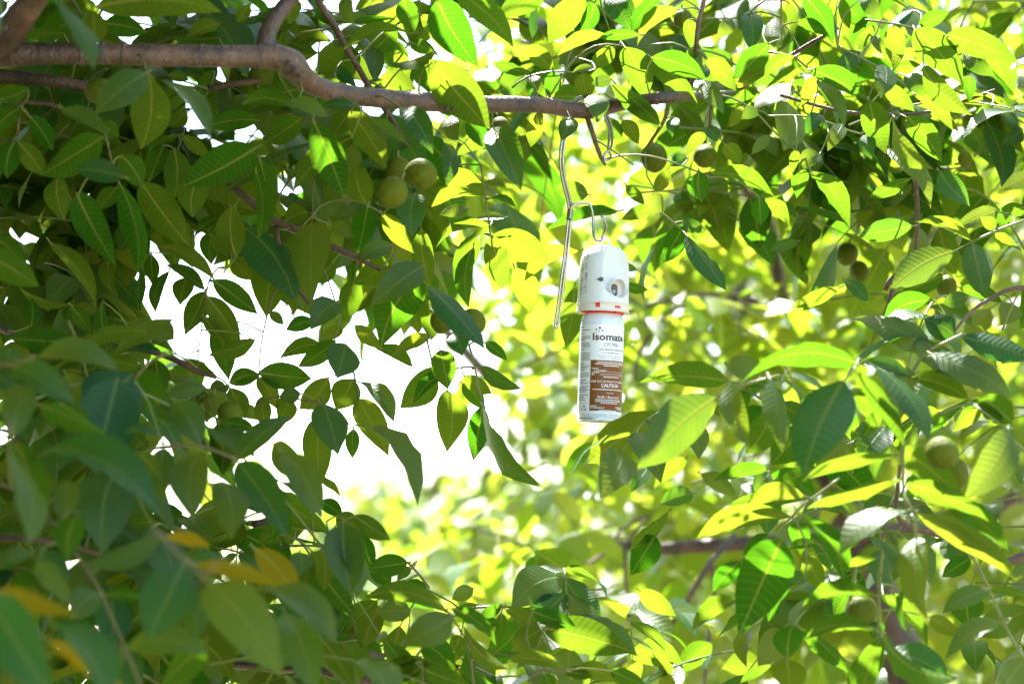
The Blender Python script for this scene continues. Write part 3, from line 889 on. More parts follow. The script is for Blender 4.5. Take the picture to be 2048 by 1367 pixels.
C.hero_tile(1536, 1025, 2.45, [
    (240, 0, 620, 540, 160, 'L', 2.4), (1170, -20, 570, 310, 160, 'U', 2.35), (1190, 190, 1270, 880, 250, 'U', 2.3), (1180, 500, 1165, 1000, 50, 'L', 2.32), (1180, -10, 1990, 500, 200, 'L', 2.3),
    (1480, -60, 1930, 330, 200, 'L', 2.4), (870, 660, 220, 850, 150, 'L', 2.4), (880, 950, 290, 1010, 120, 'L', 2.4), (910, 950, 1560, 1310, 180, 'L', 2.35), (910, 650, 1270, 1060, 160, 'L', 2.5),
    (1920, 880, 1420, 1155, 150, 'U'), (1770, 620, 1400, 800, 160, 'U', 2.6), (1620, 360, 1390, 510, 140, 'L', 2.6), (1600, 650, 1620, 920, 250, 'L', 2.7), (160, 1160, 200, 890, 220, 'L'),
    (260, 920, 630, 1270, 140, 'L', 2.5), (150, 1170, 190, 1450, 290, 'L', 2.4), (900, 1000, 740, 1460, 190, 'L', 2.4), (910, 1110, 1450, 1340, 180, 'U'), (2060, 1150, 1840, 1440, 200, 'U', 2.4),
    (310, 535, 0, 850, 80, 'L', 2.5), (290, 330, 440, 605, 160, 'L', 2.55), (240, 60, 260, 330, 170, 'L', 2.6), (380, 240, 160, 270, 80, 'L', 2.55), (870, 360, 620, 420, 70, 'L'),
    (1770, 620, 2080, 680, 70, 'L'), (800, 180, 1020, 450, 60, 'U', 2.4), (900, 110, 1030, 280, 50, 'U', 2.4), (1290, 830, 1540, 980, 130, 'L'), (800, 1170, 640, 1400, 160, 'L', 2.5),
    (920, 880, 830, 1000, 110, 'L', 2.6), (1000, 640, 1090, 830, 120, 'L', 2.6), (1040, 520, 1160, 560, 80, 'L', 2.55), (700, 560, 520, 830, 170, 'L', 2.65)])

# ------------------------------------------------------------------ limbs, twigs and leaf stalks
def limb(tree, name, pts, mat=None, seg=12, step=0.02, rough=0.06, world_head=None, world_tail=None):
    """pts: (x, y, width in the photo, distance)"""
    ps = [P(x, y, d) for (x, y, w, d) in pts]
    rs = [w * 0.5 * d / F for (x, y, w, d) in pts]
    for q, r in reversed(world_head or []):
        ps.insert(0, Vector(q))
        rs.insert(0, r)
    for q, r in (world_tail or []):
        ps.append(Vector(q))
        rs.append(r)
    tree.wood += catmull(ps, rs, 0.015)[0]
    return tube(name, ps, rs, mat or BARK, tree.root, seg, step, rough)


def trunk(tree, path, seg=14):
    return tube('trunk', [Vector(p) for p, r in path], [r for p, r in path], BARK, tree.root, seg, 0.06, 0.10)


trunk(A, [((-2.3, 2.9, -0.05), 0.16), ((-2.28, 2.9, 0.4), 0.135), ((-2.2, 2.88, 1.1), 0.12), ((-2.05, 2.8, 1.8), 0.10), ((-1.95, 2.9, 2.6), 0.08), ((-2.0, 3.1, 3.5), 0.05), ((-1.9, 3.3, 4.4), 0.02)])
limb(A, 'main_limb', [(-300, 125, 52, 2.5), (-60, 112, 50, 2.48), (30, 108, 50, 2.47), (70, 107, 45, 2.47), (180, 107, 44, 2.48), (300, 110, 45, 2.5), (420, 112, 45, 2.52), (500, 113, 46, 2.54),
     (548, 114, 53, 2.55), (582, 128, 58, 2.56), (606, 154, 48, 2.58), (640, 176, 42, 2.6), (700, 190, 39, 2.63), (790, 199, 37, 2.67), (890, 206, 36, 2.7), (990, 208, 33, 2.74),
     (1090, 211, 32, 2.78), (1140, 219, 32, 2.8), (1180, 222, 32, 2.80), (1215, 214, 29, 2.78), (1270, 203, 26, 2.75), (1340, 194, 23, 2.74), (1410, 190, 15, 2.84), (1470, 184, 7, 2.98)],
     seg=24, step=0.006, rough=0.11, world_head=[((-2.05, 2.8, 1.85), 0.075), ((-1.4, 2.6, 1.98), 0.032)])
# ring scars and knots on the limb
def knot(tree, name, x, y, w, d, dx, dy, k=0.5):
    ps = [P(x - dx, y - dy, d), P(x - dx * .5, y - dy * .5, d), P(x, y, d), P(x + dx * .5, y + dy * .5, d), P(x + dx, y + dy, d)]
    r = w * 0.5 * d / F
    tube(name, ps, [r * 0.90, r * (1 + .05 * k), r * (1 + .09 * k), r * (1 + .05 * k), r * 0.90], KNOT, tree.root, 18, 0.004, 0.05)


KNOT = bark_material('knot_bark', (0.055, 0.036, 0.028), (0.11, 0.065, 0.045), (0.02, 0.013, 0.011), 2.5)
for (x, y, w, d, k) in ((165, 107, 46, 2.478, .8), (205, 107, 45, 2.483, .5), (248, 108, 46, 2.49, .9), (402, 112, 46, 2.517, 1.0), (520, 113, 50, 2.545, .8), (28, 108, 52, 2.47, .9)):
    knot(A, 'ring_scar', x, y, w, d, 5, 0.3, k)
for (x, y, w, d) in ((815, 201, 37.5, 2.68), (1148, 220, 33, 2.803), (1315, 197, 24.5, 2.853), (985, 208, 34, 2.739)):
    knot(A, 'ring_scar', x, y, w, d, 4, 0.4, .7)
for (x, y, w, d) in ((590, 140, 20, 2.53), (577, 126, 16, 2.53), (598, 150, 14, 2.55), (663, 193, 9, 2.585), (905, 218, 10, 2.675), (893, 216, 12, 2.675), (8, 55, 14, 2.40)):
    bmk = bmesh.new()
    bmesh.ops.create_icosphere(bmk, subdivisions=2, radius=w * 0.5 * d / F)
    for vv in bmk.verts:
        vv.co *= 1 + 0.3 * mnoise.noise(vv.co * 180)
    mk = bpy.data.meshes.new('knot')
    bmk.to_mesh(mk)
    bmk.free()
    link('knot', mk, KNOT, A.root, Matrix.Translation(P(x, y, d)))
limb(A, 'branch', [(-40, 110, 60, 2.47), (12, 75, 62, 2.45), (45, 30, 58, 2.43), (85, -25, 50, 2.4), (150, -120, 44, 2.4), (230, -300, 30, 2.5)], seg=16, rough=0.07)
limb(A, 'branch', [(528, 108, 40, 2.55), (530, 85, 36, 2.56), (545, 45, 34, 2.58), (575, 5, 32, 2.6), (615, -50, 28, 2.62), (680, -200, 18, 2.7)], seg=16, rough=0.07)
limb(A, 'branch', [(-300, 160, 30, 2.9), (0, 153, 30, 2.85), (60, 158, 27, 2.84), (140, 166, 24, 2.83), (230, 190, 14, 2.85)])
limb(A, 'branch', [(620, -60, 13, 2.72), (640, 8, 13, 2.74), (672, 58, 14, 2.76), (692, 95, 13, 2.77), (722, 145, 12, 2.78), (745, 185, 12, 2.78), (768, 215, 12, 2.78), (790, 250, 11, 2.77), (814, 292, 9, 2.76)], TWIG, 10, 0.01)
limb(A, 'branch', [(430, 335, 14, 2.82), (465, 372, 15, 2.8), (500, 402, 15, 2.79), (545, 440, 17, 2.78), (600, 462, 16, 2.77), (650, 487, 15, 2.76), (715, 516, 12, 2.75), (760, 540, 6, 2.75)], TWIG, 10, 0.01)
limb(A, 'branch', [(552, 450, 10, 2.78), (558, 495, 10, 2.77), (572, 545, 10, 2.76), (598, 582, 9, 2.76), (620, 608, 6, 2.76)], TWIG, 8, 0.01)
limb(A, 'branch', [(285, 700, 9, 2.72), (320, 708, 11, 2.71), (352, 720, 12, 2.7), (390, 740, 12, 2.69), (432, 754, 9, 2.68)], TWIG, 10, 0.008)
limb(A, 'branch', [(15, 200, 7, 2.7), (60, 205, 9, 2.7), (100, 208, 9, 2.7), (125, 218, 6, 2.7)], TWIG, 8, 0.01)
limb(A, 'branch', [(418, 178, 13, 2.85), (450, 170, 13, 2.85), (520, 162, 12, 2.86)], TWIG, 8, 0.01)
limb(A, 'branch', [(1418, -60, 9, 2.82), (1408, 0, 9, 2.81), (1397, 45, 10, 2.8), (1392, 98, 9, 2.8), (1380, 190, 8, 2.86)], TWIG, 8, 0.012)
limb(A, 'branch', [(1172, 228, 11, 2.8), (1184, 262, 10, 2.79), (1193, 290, 10, 2.79), (1202, 315, 8, 2.79), (1211, 331, 5, 2.79)], TWIG, 10, 0.006)
limb(A, 'branch', [(1338, 200, 9, 2.86), (1332, 230, 9, 2.88), (1322, 252, 8, 2.9), (1290, 300, 6, 2.92)], STALK_RED, 8, 0.01)
limb(A, 'branch', [(1428, 192, 8, 2.9), (1422, 225, 8, 2.9), (1420, 255, 5, 2.9)], STALK_RED, 8, 0.01)
limb(A, 'branch', [(1480, 178, 9, 2.93), (1600, 100, 9, 2.92), (1645, 74, 8, 2.9), (1720, 30, 6, 2.9)], TWIG, 8, 0.012)
limb(A, 'branch', [(-30, 640, 14, 2.7), (0, 655, 14, 2.68), (20, 668, 10, 2.66)], TWIG, 8, 0.01)
limb(A, 'branch', [(1560, 190, 7, 2.95), (1700, 225, 7, 2.95), (1850, 225, 7, 2.95), (1990, 180, 6, 2.95)], TWIG, 8, 0.012)
for pts, d in [
        ([(1098, 196), (1112, 172), (1128, 148), (1152, 116), (1190, 92), (1240, 91), (1300, 114)], 2.79), ([(1024, 176), (1052, 155), (1105, 143), (1152, 145)], 2.81),
        ([(1187, 276), (1228, 303), (1268, 330)], 2.8), ([(1212, 318), (1250, 310), (1300, 312), (1365, 331), (1420, 355)], 2.82),
        ([(1194, -30), (1205, 20), (1220, 62)], 2.85), ([(1300, 91), (1345, 86), (1378, 100)], 2.85), ([(1536, 104), (1590, 114), (1620, 140), (1735, 200), (1785, 236)], 2.74), ([(1562, -20), (1563, 92)], 2.85),
        ([(1730, 40), (1800, 50), (1870, 70), (1895, 72)], 2.74), ([(1675, 92), (1745, 128), (1790, 155), (1832, 190)], 2.78), ([(735, 162), (770, 176)], 2.8), ([(552, 458), (605, 452), (640, 412), (687, 398), (735, 410), (765, 428)], 2.77),
        ([(617, 478), (637, 515), (658, 565), (671, 606)], 2.74), ([(572, 548), (548, 585), (532, 640), (522, 690), (517, 755)], 2.75), ([(436, 535), (418, 562), (408, 610), (402, 660), (394, 735)], 2.66),
        ([(962, 330), (972, 400), (981, 470)], 2.82), ([(938, 690), (950, 735), (964, 810)], 2.83), ([(854, 680), (866, 732)], 2.83), ([(708, 745), (714, 780), (717, 796)], 2.75), ([(512, 808), (558, 793), (640, 806)], 2.74),
        ([(1380, 200), (1440, 190), (1500, 215), (1545, 260), (1590, 300)], 2.9), ([(1536, 232), (1620, 234), (1700, 262), (1725, 268)], 2.85), ([(1290, 412), (1330, 430), (1365, 462)], 2.8),
        ([(180, 215), (205, 250), (225, 330)], 2.5), ([(40, 215), (34, 280)], 2.52), ([(370, 255), (352, 310), (340, 350)], 2.72)]:
    limb(A, 'leaf_stem', [(x, y, 4.5 - 1.5 * i / len(pts), d) for i, (x, y) in enumerate(pts)], STALK if d > 2.76 else STALK_RED, 6, 0.012, 0.0)

trunk(B, [((-1.5, 1.3, -0.05), 0.14), ((-1.48, 1.3, 0.5), 0.115), ((-1.35, 1.35, 1.1), 0.10), ((-1.2, 1.5, 1.7), 0.08), ((-1.3, 1.7, 2.6), 0.05), ((-1.2, 1.9, 3.4), 0.02)])
limb(B, 'branch', [(-120, 1068, 18, 2.35), (0, 1075, 14, 2.32), (60, 1077, 13, 2.3), (130, 1085, 11, 2.3), (200, 1110, 7, 2.3)], TWIG, 10, 0.015, world_head=[((-1.2, 1.5, 1.6), 0.03), ((-0.8, 2.0, 1.42), 0.015)])
limb(B, 'branch', [(-300, 1000, 20, 2.1), (-60, 960, 9, 2.1), (60, 1000, 6, 2.1), (180, 1145, 5, 2.1), (215, 1215, 5, 2.1), (250, 1292, 5, 2.1)], STALK_RED, 8, 0.015, world_head=[((-1.25, 1.45, 1.55), 0.025)])
for pts, d in [([(300, 1055), (332, 1078), (360, 1112), (385, 1129), (412, 1164)], 1.82), ([(325, 890), (395, 891), (440, 905), (475, 920)], 2.2), ([(330, 705), (302, 722), (284, 740), (268, 760)], 2.34),
               ([(-20, 730), (25, 728), (70, 712)], 1.95), ([(400, 1160), (425, 1140), (432, 1120)], 1.8), ([(20, 880), (22, 840)], 1.85), ([(250, 1292), (285, 1380)], 1.95), ([(-60, 1180), (0, 1190)], 1.42)]:
    limb(B, 'leaf_stem', [(x, y, 6.0, d) for (x, y) in pts], STALK_RED, 6, 0.012, 0.0)

trunk(E, [((-0.5, 3.0, -0.05), 0.11), ((-0.5, 3.0, 0.5), 0.085), ((-0.47, 2.95, 1.0), 0.06), ((-0.42, 2.9, 1.3), 0.04)])
limb(E, 'branch', [(430, 1332, 18, 2.75), (470, 1330, 18, 2.73), (512, 1332, 17, 2.7), (560, 1338, 16, 2.68), (610, 1335, 15, 2.66), (650, 1342, 17, 2.65), (690, 1356, 15, 2.65), (760, 1362, 12, 2.65), (840, 1366, 8, 2.64)], BARK, 12, 0.006, 0.16, world_head=[((-0.42, 2.9, 1.3), 0.03)])
limb(E, 'branch', [(640, 1325, 9, 2.68), (690, 1306, 13, 2.7), (720, 1306, 14, 2.7), (765, 1310, 12, 2.72), (800, 1300, 6, 2.74)], BARK, 10, 0.005, 0.2)
limb(E, 'branch', [(425, 1330, 12, 2.75), (455, 1305, 10, 2.74), (480, 1290, 9, 2.74)], TWIG, 8, 0.01)
limb(E, 'branch', [(505, 1050, 14, 2.72), (530, 1042, 15, 2.72), (548, 1035, 8, 2.72)], BARK, 8, 0.008, 0.2)
for pts, d in [([(816, 1124), (838, 1148), (858, 1174)], 2.68), ([(892, 1218), (915, 1250), (936, 1290), (944, 1340), (948, 1390)], 2.5), ([(842, 1312), (844, 1340), (846, 1390)], 2.5), ([(1056, 1362), (1070, 1345), (1090, 1338), (1134, 1342)], 2.57),
               ([(658, 1072), (648, 1095), (632, 1112), (668, 1126)], 2.6), ([(560, 1092), (610, 1090), (645, 1092)], 2.7), ([(765, 1345), (760, 1330), (776, 1318)], 2.6), ([(925, 1222), (955, 1214), (1010, 1212), (1060, 1218)], 2.72)]:
    limb(E, 'leaf_stem', [(x, y, 5.0, d) for (x, y) in pts], STALK_RED, 6, 0.012, 0.0)

trunk(C, [((1.15, 2.9, -0.05), 0.15), ((1.14, 2.9, 0.5), 0.12), ((1.08, 2.85, 1.1), 0.10), ((1.05, 2.8, 1.7), 0.075), ((1.15, 2.9, 2.5), 0.05), ((1.1, 3.0, 3.3), 0.02)])
limb(C, 'branch', [(2200, 1180, 26, 2.75), (2000, 1120, 18, 2.7), (1900, 1075, 14, 2.65), (1800, 1040, 12, 2.6), (1795, 980, 9, 2.58), (1800, 930, 6, 2.55)], TWIG, 10, 0.012, world_head=[((1.08, 2.85, 1.2), 0.035)])
limb(C, 'branch', [(2200, 620, 14, 2.8), (2050, 575, 10, 2.78), (1960, 610, 8, 2.75), (1910, 660, 6, 2.7)], TWIG, 8, 0.012, world_head=[((1.05, 2.8, 1.8), 0.03)])
limb(C, 'branch', [(1770, 580, 10, 3.0), (1790, 545, 11, 3.0), (1780, 600, 10, 3.0), (1765, 640, 8, 3.0)], TWIG, 8, 0.012)
limb(C, 'branch', [(1830, 350, 10, 3.05), (1835, 420, 9, 3.05), (1832, 500, 8, 3.05)], TWIG, 8, 0.012)
for pts, d, w in [([(1926, 668), (1890, 685), (1855, 703), (1830, 735), (1808, 780)], 2.62, 7), ([(2050, 440), (2000, 458), (1945, 483)], 2.7, 5), ([(1714, 730), (1690, 760), (1650, 820)], 2.36, 5), ([(1765, 1085), (1760, 1150), (1758, 1190), (1758, 1260), (1756, 1320)], 2.42, 8),
                  ([(1808, 880), (1805, 950), (1812, 1020)], 2.4, 6), ([(1940, 1105), (1965, 1150), (1990, 1205), (2020, 1270), (2050, 1320)], 2.5, 6), ([(2010, 855), (2025, 880), (2060, 910)], 2.42, 7), ([(1950, 808), (1930, 808), (1900, 815), (1880, 830)], 2.5, 8),
                  ([(1434, 794), (1460, 778), (1500, 765), (1560, 750)], 2.45, 5), ([(1585, 1033), (1605, 1010), (1640, 985), (1680, 955)], 2.5, 5), ([(1830, 1025), (1832, 1075)], 2.32, 6), ([(2040, 580), (2020, 620), (2005, 660)], 2.72, 4), ([(1780, 1140), (1790, 1200)], 2.55, 4),
                  ([(1700, 1200), (1708, 1160), (1712, 1130)], 2.55, 7), ([(1885, 1095), (1900, 1070), (1930, 1050)], 2.5, 4)]:
    limb(C, 'leaf_stem', [(x, y, w, d) for (x, y) in pts], STALK, 8, 0.012, 0.0)

trunk(D, [((0.98, 5.1, -0.05), 0.17), ((0.97, 5.1, 0.6), 0.14), ((0.9, 5.05, 1.1), 0.11), ((0.76, 5.0, 1.55), 0.055), ((0.62, 5.0, 1.95), 0.04)])
limb(D, 'branch', [(1640, 715, 28, 5.0), (1600, 655, 29, 5.0), (1565, 590, 29, 4.95), (1550, 520, 28, 4.9), (1535, 440, 25, 4.85), (1490, 380, 20, 4.8), (1450, 300, 14, 4.8), (1420, 180, 9, 4.8)], BARK, 10, 0.03)
limb(D, 'branch', [(1575, 612, 16, 4.95), (1500, 600, 16, 4.8), (1410, 590, 15, 4.7), (1330, 602, 13, 4.6), (1260, 622, 11, 4.5), (1190, 655, 8, 4.4), (1120, 700, 6, 4.4), (1030, 735, 4, 4.4)], BARK, 8, 0.03)
limb(D, 'branch', [(1390, 595, 10, 4.7), (1320, 640, 9, 4.6), (1280, 700, 8, 4.6), (1268, 760, 6, 4.6)], BARK, 8, 0.03)
limb(D, 'branch', [(2150, 1040, 36, 4.6), (1960, 1030, 34, 4.5), (1750, 1065, 32, 4.4), (1500, 1085, 30, 4.3), (1380, 1092, 29, 4.3), (1300, 1096, 24, 4.3), (1170, 1078, 10, 4.4)], BARK, 10, 0.03, world_head=[((0.97, 5.1, 0.75), 0.05)])
limb(D, 'branch', [(1470, 1070, 13, 4.25), (1420, 1125, 12, 4.2), (1375, 1200, 12, 4.2), (1330, 1260, 12, 4.2), (1275, 1300, 10, 4.2), (1200, 1360, 8, 4.2)], BARK, 8, 0.03)
limb(D, 'branch', [(1422, 1120, 9, 4.2), (1428, 1190, 8, 4.2), (1415, 1300, 8, 4.2), (1405, 1400, 6, 4.2)], BARK, 8, 0.03)
limb(D, 'branch', [(1290, 1040, 7, 4.3), (1250, 1095, 8, 4.3), (1255, 1190, 7, 4.3), (1270, 1280, 5, 4.3)], TWIG, 8, 0.03)
limb(D, 'branch', [(1300, 1030, 7, 4.4), (1240, 1060, 7, 4.4), (1180, 1125, 7, 4.4), (960, 1060, 4, 4.5)], TWIG, 8, 0.03)
limb(D, 'branch', [(1720, 700, 10, 4.9), (1790, 600, 9, 4.9), (1840, 520, 7, 4.9), (1900, 400, 5, 4.9)], BARK, 8, 0.03)
limb(D, 'branch', [(1960, 30, 8, 4.9), (2000, 0, 8, 4.9), (2080, -60, 8, 4.9)], BARK, 8, 0.03)
limb(D, 'branch', [(1480, 330, 26, 5.4), (1300, 110, 22, 5.4), (1060, 85, 18, 5.4), (960, 60, 10, 5.5)], BARK, 8, 0.04)

# ------------------------------------------------------------------ leaf sprays behind the nearest leaves
def rand_h(rng, toward=0.0):
    a = rng.uniform(0, 2 * math.pi)
    return Vector((math.cos(a), math.sin(a) - toward, rng.uniform(-0.25, 0.3))).normalized()


def lets_shade(p, rng, prob, far=0.0):
    """gaps in the crown: most of what would shade the sunny shoots low on the right is left open"""
    for z0, x0, x1, y0, y1 in ((1.85, 0.16, 0.85, 2.1, 2.6), (1.65, 0.14, 0.85, 2.1, 2.6), (1.48, -0.05, 0.8, 2.2, 2.7)):
        t = (p.z - z0) / SUN_TO.z
        q = p - SUN_TO * t
        if t > 0 and x0 < q.x < x1 and y0 < q.y < y1 + far:
            return rng.random() < prob
    return True


A.window = B.window = lambda c: lets_shade(c, A.seed, 0.14)


def fill(tree, box, dr, count, size, keep, bias=None):
    rng = tree.seed
    n = 0
    tries = 0
    while n < count and tries < count * 30:
        tries += 1
        x = rng.uniform(box[0], box[2])
        y = rng.uniform(box[1], box[3])
        if bias and rng.random() > bias(x, y):
            continue
        d = rng.uniform(*dr)
        if tree is A and x > 780 and not lets_shade(P(x, y, d), rng, 0.5, 0.2):
            n += 1
            continue
        tree.spray(P(x, y, d), rand_h(rng), size * rng.uniform(0.85, 1.15), keep, droop=rng.uniform(0.2, 0.8))
        n += 1


def lowres_ok(px, L):
    return free_near(px, L)


def left_dense(x, y):
    return 1.0 if y < 420 else 0.55


fill(A, (-120, -120, 1080, 700), (2.95, 3.7), 170, 0.10, free_near, left_dense)
fill(A, (1000, -150, 2180, 400), (2.92, 3.4), 150, 0.095, free_near, lambda x, y: 1.0 if y < 190 else 0.22)
A.window = None
fill(A, (1000, -150, 2180, 330), (3.12, 3.7), 58, 0.10, free_near)
A.window = B.window
fill(A, (-120, 200, 300, 620), (2.9, 3.6), 34, 0.10, free_near)
fill(A, (560, 560, 900, 780), (2.9, 3.3), 8, 0.075, free_near)
fill(B, (-140, 640, 560, 1420), (2.35, 3.4), 85, 0.085, free_near)
fill(C, (1380, 560, 2180, 1420), (2.75, 3.5), 30, 0.085, free_near, lambda x, y: 1.0 if x > 1560 else 0.35)
fill(E, (560, 1130, 1320, 1440), (2.75, 3.5), 26, 0.08, free_near)


def d_keep(px, L):
    if inside(SKY_HOLE, px[0], px[1]):
        return False
    if inside(GLOW, px[0], px[1]) and D.seed.random() < 0.8:
        return False
    if px[0] < 700 and 380 < px[1] < 1100:
        return False
    return True


fill(D, (690, -150, 2250, 1500), (4.4, 5.4), 190, 0.11, d_keep, lambda x, y: 1.0 if x > 1010 or y > 1040 else 0.15 if y > 560 else 0.3)
fill(D, (690, -150, 2300, 1500), (5.4, 8.4), 720, 0.10, d_keep, lambda x, y: 1.0 if x > 1010 or y > 1040 else 0.22 if y > 560 else 0.3)


# the unseen crowns above and around the view, which shade what is below them
def crown(tree, xr, yr, zr, count, size, gap=0.0, far=0.25):
    rng = tree.seed
    n = 0
    while n < count:
        p = Vector((rng.uniform(*xr), rng.uniform(*yr), rng.uniform(*zr)))
        if p.z < CAM_H + p.y * 0.262 + 0.16 and abs(p.x) < p.y * 0.225 + 0.3:
            continue
        n += 1
        if not lets_shade(p, rng, gap, far):
            continue
        tree.spray(p, rand_h(rng), size * rng.uniform(0.85, 1.2), lambda px, L: not (-30 < px[0] < 2080 and -30 < px[1] < 1400), droop=rng.uniform(0.2, 0.7))


crown(A, (-2.4, -0.2), (2.4, 4.2), (2.45, 4.0), 900, 0.11)
A.window = lambda c: lets_shade(c, A.seed, 0.35)
crown(A, (-0.05, 0.95), (2.98, 3.45), (2.5, 2.95), 130, 0.10, 0.5, -0.12)
crown(B, (-1.9, -0.2), (1.5, 3.0), (2.1, 3.3), 480, 0.10)
crown(B, (-1.7, -0.62), (1.3, 3.3), (0.7, 2.2), 260, 0.10)
crown(B, (-2.6, -0.45), (-1.6, 1.5), (0.9, 3.0), 420, 0.10)  # unseen foliage added left of and behind the camera to darken the lower left
crown(C, (1.0, 2.1), (2.2, 3.6), (1.4, 3.0), 90, 0.10)
crown(D, (0.3, 2.6), (4.3, 6.6), (3.0, 4.6), 60, 0.11)

for t in (A, B, C, E, D):
    t.finish()

# ------------------------------------------------------------------ far orchard trees
FAR_LEAF = LEAF_MASS
far_spots = [
    (-4.6, 58, 4.0, 'far sunny orchard tree, a pale haze of leaves below the bright sky'),
    (-8.2, 62, 3.4, 'far orchard tree glimpsed low between the dark leaves on the left'),
    (-0.9, 22, 2.9, 'far orchard tree glowing yellow-green under the white opening'),
    (2.6, 30, 4.2, 'distant orchard tree behind the sunny leaves under the spray can'),
    (6.2, 24, 4.6, 'distant orchard tree filling gaps among the leaves on the right'),
    (0.9, 10.5, 4.8, 'second-row orchard tree seen blurred behind the spray can'),
    (3.0, 9.6, 5.2, 'second-row orchard tree seen blurred behind the right-hand leaves'),
]
for i, (x, y, h, lab) in enumerate(far_spots):
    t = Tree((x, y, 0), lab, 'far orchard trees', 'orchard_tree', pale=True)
    rng = random.Random(100 + i)
    t.seed = rng
    trunk(t, [((x, y, -0.05), 0.16), ((x + 0.05, y, 0.7), 0.13), ((x, y + 0.1, 1.4), 0.10), ((x + 0.1, y, h * 0.6), 0.05), ((x + 0.1, y, h * 0.9), 0.015)], 10)
    for k in range(6):
        a = k * 1.05 + rng.uniform(-.3, .3)
        rr = h * 0.36
        tube('branch', [Vector((x, y + 0.05, 1.2 + 0.12 * k)), Vector((x + math.cos(a) * rr * .5, y + math.sin(a) * rr * .5, 1.9 + 0.15 * k)), Vector((x + math.cos(a) * rr, y + math.sin(a) * rr, h * 0.55 + 0.2 * k))], [0.06, 0.04, 0.015], BARK, t.root, 7, 0.15, 0.05)
    near = y < 15
    cnt = 1100 if near else 300
    size = 0.13 if near else 0.24
    lobes = [(Vector((x, y, h * 0.58)) + Vector((rng.uniform(-.34, .34) * h, rng.uniform(-.3, .3) * h, rng.uniform(-.3, .28) * h)), h * rng.uniform(0.16, 0.26)) for _ in range(12)]
    for k in range(cnt):
        c, r = rng.choice(lobes)
        q = Vector((rng.gauss(0, 1), rng.gauss(0, 1), rng.gauss(0, 1))).normalized() * r * rng.uniform(0.4, 1.0) ** 0.5
        t.spray(c + q, rand_h(rng), size, (lambda px, L: free(px, L) and not (near and inside(GLOW, px[0], px[1]))), droop=rng.uniform(0.2, 0.7))
    t.finish(120 if near else 40)

# ------------------------------------------------------------------ green walnuts
def walnut_material():
    m, nt, out = new_mat('walnut_husk')
    g = N(nt)
    tc = g.n('ShaderNodeTexCoord').outputs['Object']
    a = g.noise(tc, 2.2, 3.0)
    vo = g.n('ShaderNodeTexVoronoi')
    g.put(vo.inputs['Vector'], tc)
    vo.inputs['Scale'].default_value = 24.0
    sp = g.ramp(vo.outputs['Distance'], [(0.16, (1, 1, 1)), (0.42, (0, 0, 0))])
    c = g.mix(a, (0.045, 0.072, 0.002, 1), (0.095, 0.110, 0.003, 1))
    c = g.mix(g.math('MULTIPLY', sp, 0.6), c, (0.27, 0.28, 0.04, 1))
    c = g.mix(g.ramp(g.noise(tc, 4.5, 4.0), [(0.66, (0, 0, 0)), (0.78, (0.7, 0.7, 0.7))]), c, (0.07, 0.05, 0.015, 1))
    pb = g.n('ShaderNodeBsdfPrincipled')
    g.put(pb.inputs['Base Color'], c)
    pb.inputs['Roughness'].default_value = 0.55
    pb.inputs['Specular IOR Level'].default_value = 0.1
    pb.inputs['Subsurface Weight'].default_value = 0.0
    bp = g.n('ShaderNodeBump')
    bp.inputs['Strength'].default_value = 0.25
    bp.inputs['Distance'].default_value = 0.02
    g.put(bp.inputs['Height'], g.math('ADD', sp, a))
    nt.links.new(bp.outputs[0], pb.inputs['Normal'])
    nt.links.new(pb.outputs[0], out.inputs['Surface'])
    return m


HUSK = walnut_material()
SCAR = plain('blossom_scar', (0.03, 0.018, 0.01), 0.8, noise_amt=0.3, nscale=400)


def walnut_mesh(seed):
    bm = bmesh.new()
    bmesh.ops.create_uvsphere(bm, u_segments=28, v_segments=18, radius=1.0)
    off = Vector((seed * 7.3, 0, 0))
    for v in bm.verts:
        p = v.co.copy()
        r = 1 + 0.035 * mnoise.noise(p * 1.3 + off) + 0.012 * mnoise.noise(p * 5 + off)
        q = p * r
        q.z *= 1.1
        if p.z < -0.9:
            q.z -= (abs(p.z) - 0.9) * 0.5
        seam = max(0.0, 1 - abs(p.x) * 9)
        q *= 1 + 0.012 * seam
        v.co = q
    me = bpy.data.meshes.new('walnut')
    bm.to_mesh(me)
    bm.free()
    me.polygons.foreach_set('use_smooth', [True] * len(me.polygons))
    me.materials.append(HUSK)
    return me


WAL = [walnut_mesh(i) for i in range(4)]
_v, _f = lathe_geo([(0.001, -1.15), (0.045, -1.14), (0.07, -1.08), (0.075, -1.03), (0.03, -1.0)], 10)
SCAR_ME = mesh_from(_v, _f)
SCAR_ME.materials.append(SCAR)
_v, _f = tube_geo([Vector((0, 0, 0.98)), Vector((0.02, 0.02, 1.25)), Vector((0.08, 0.03, 1.6))], [0.13, 0.1, 0.1], 8, 0.1)
STEM_ME = mesh_from(_v, _f)
STEM_ME.materials.append(STALK)
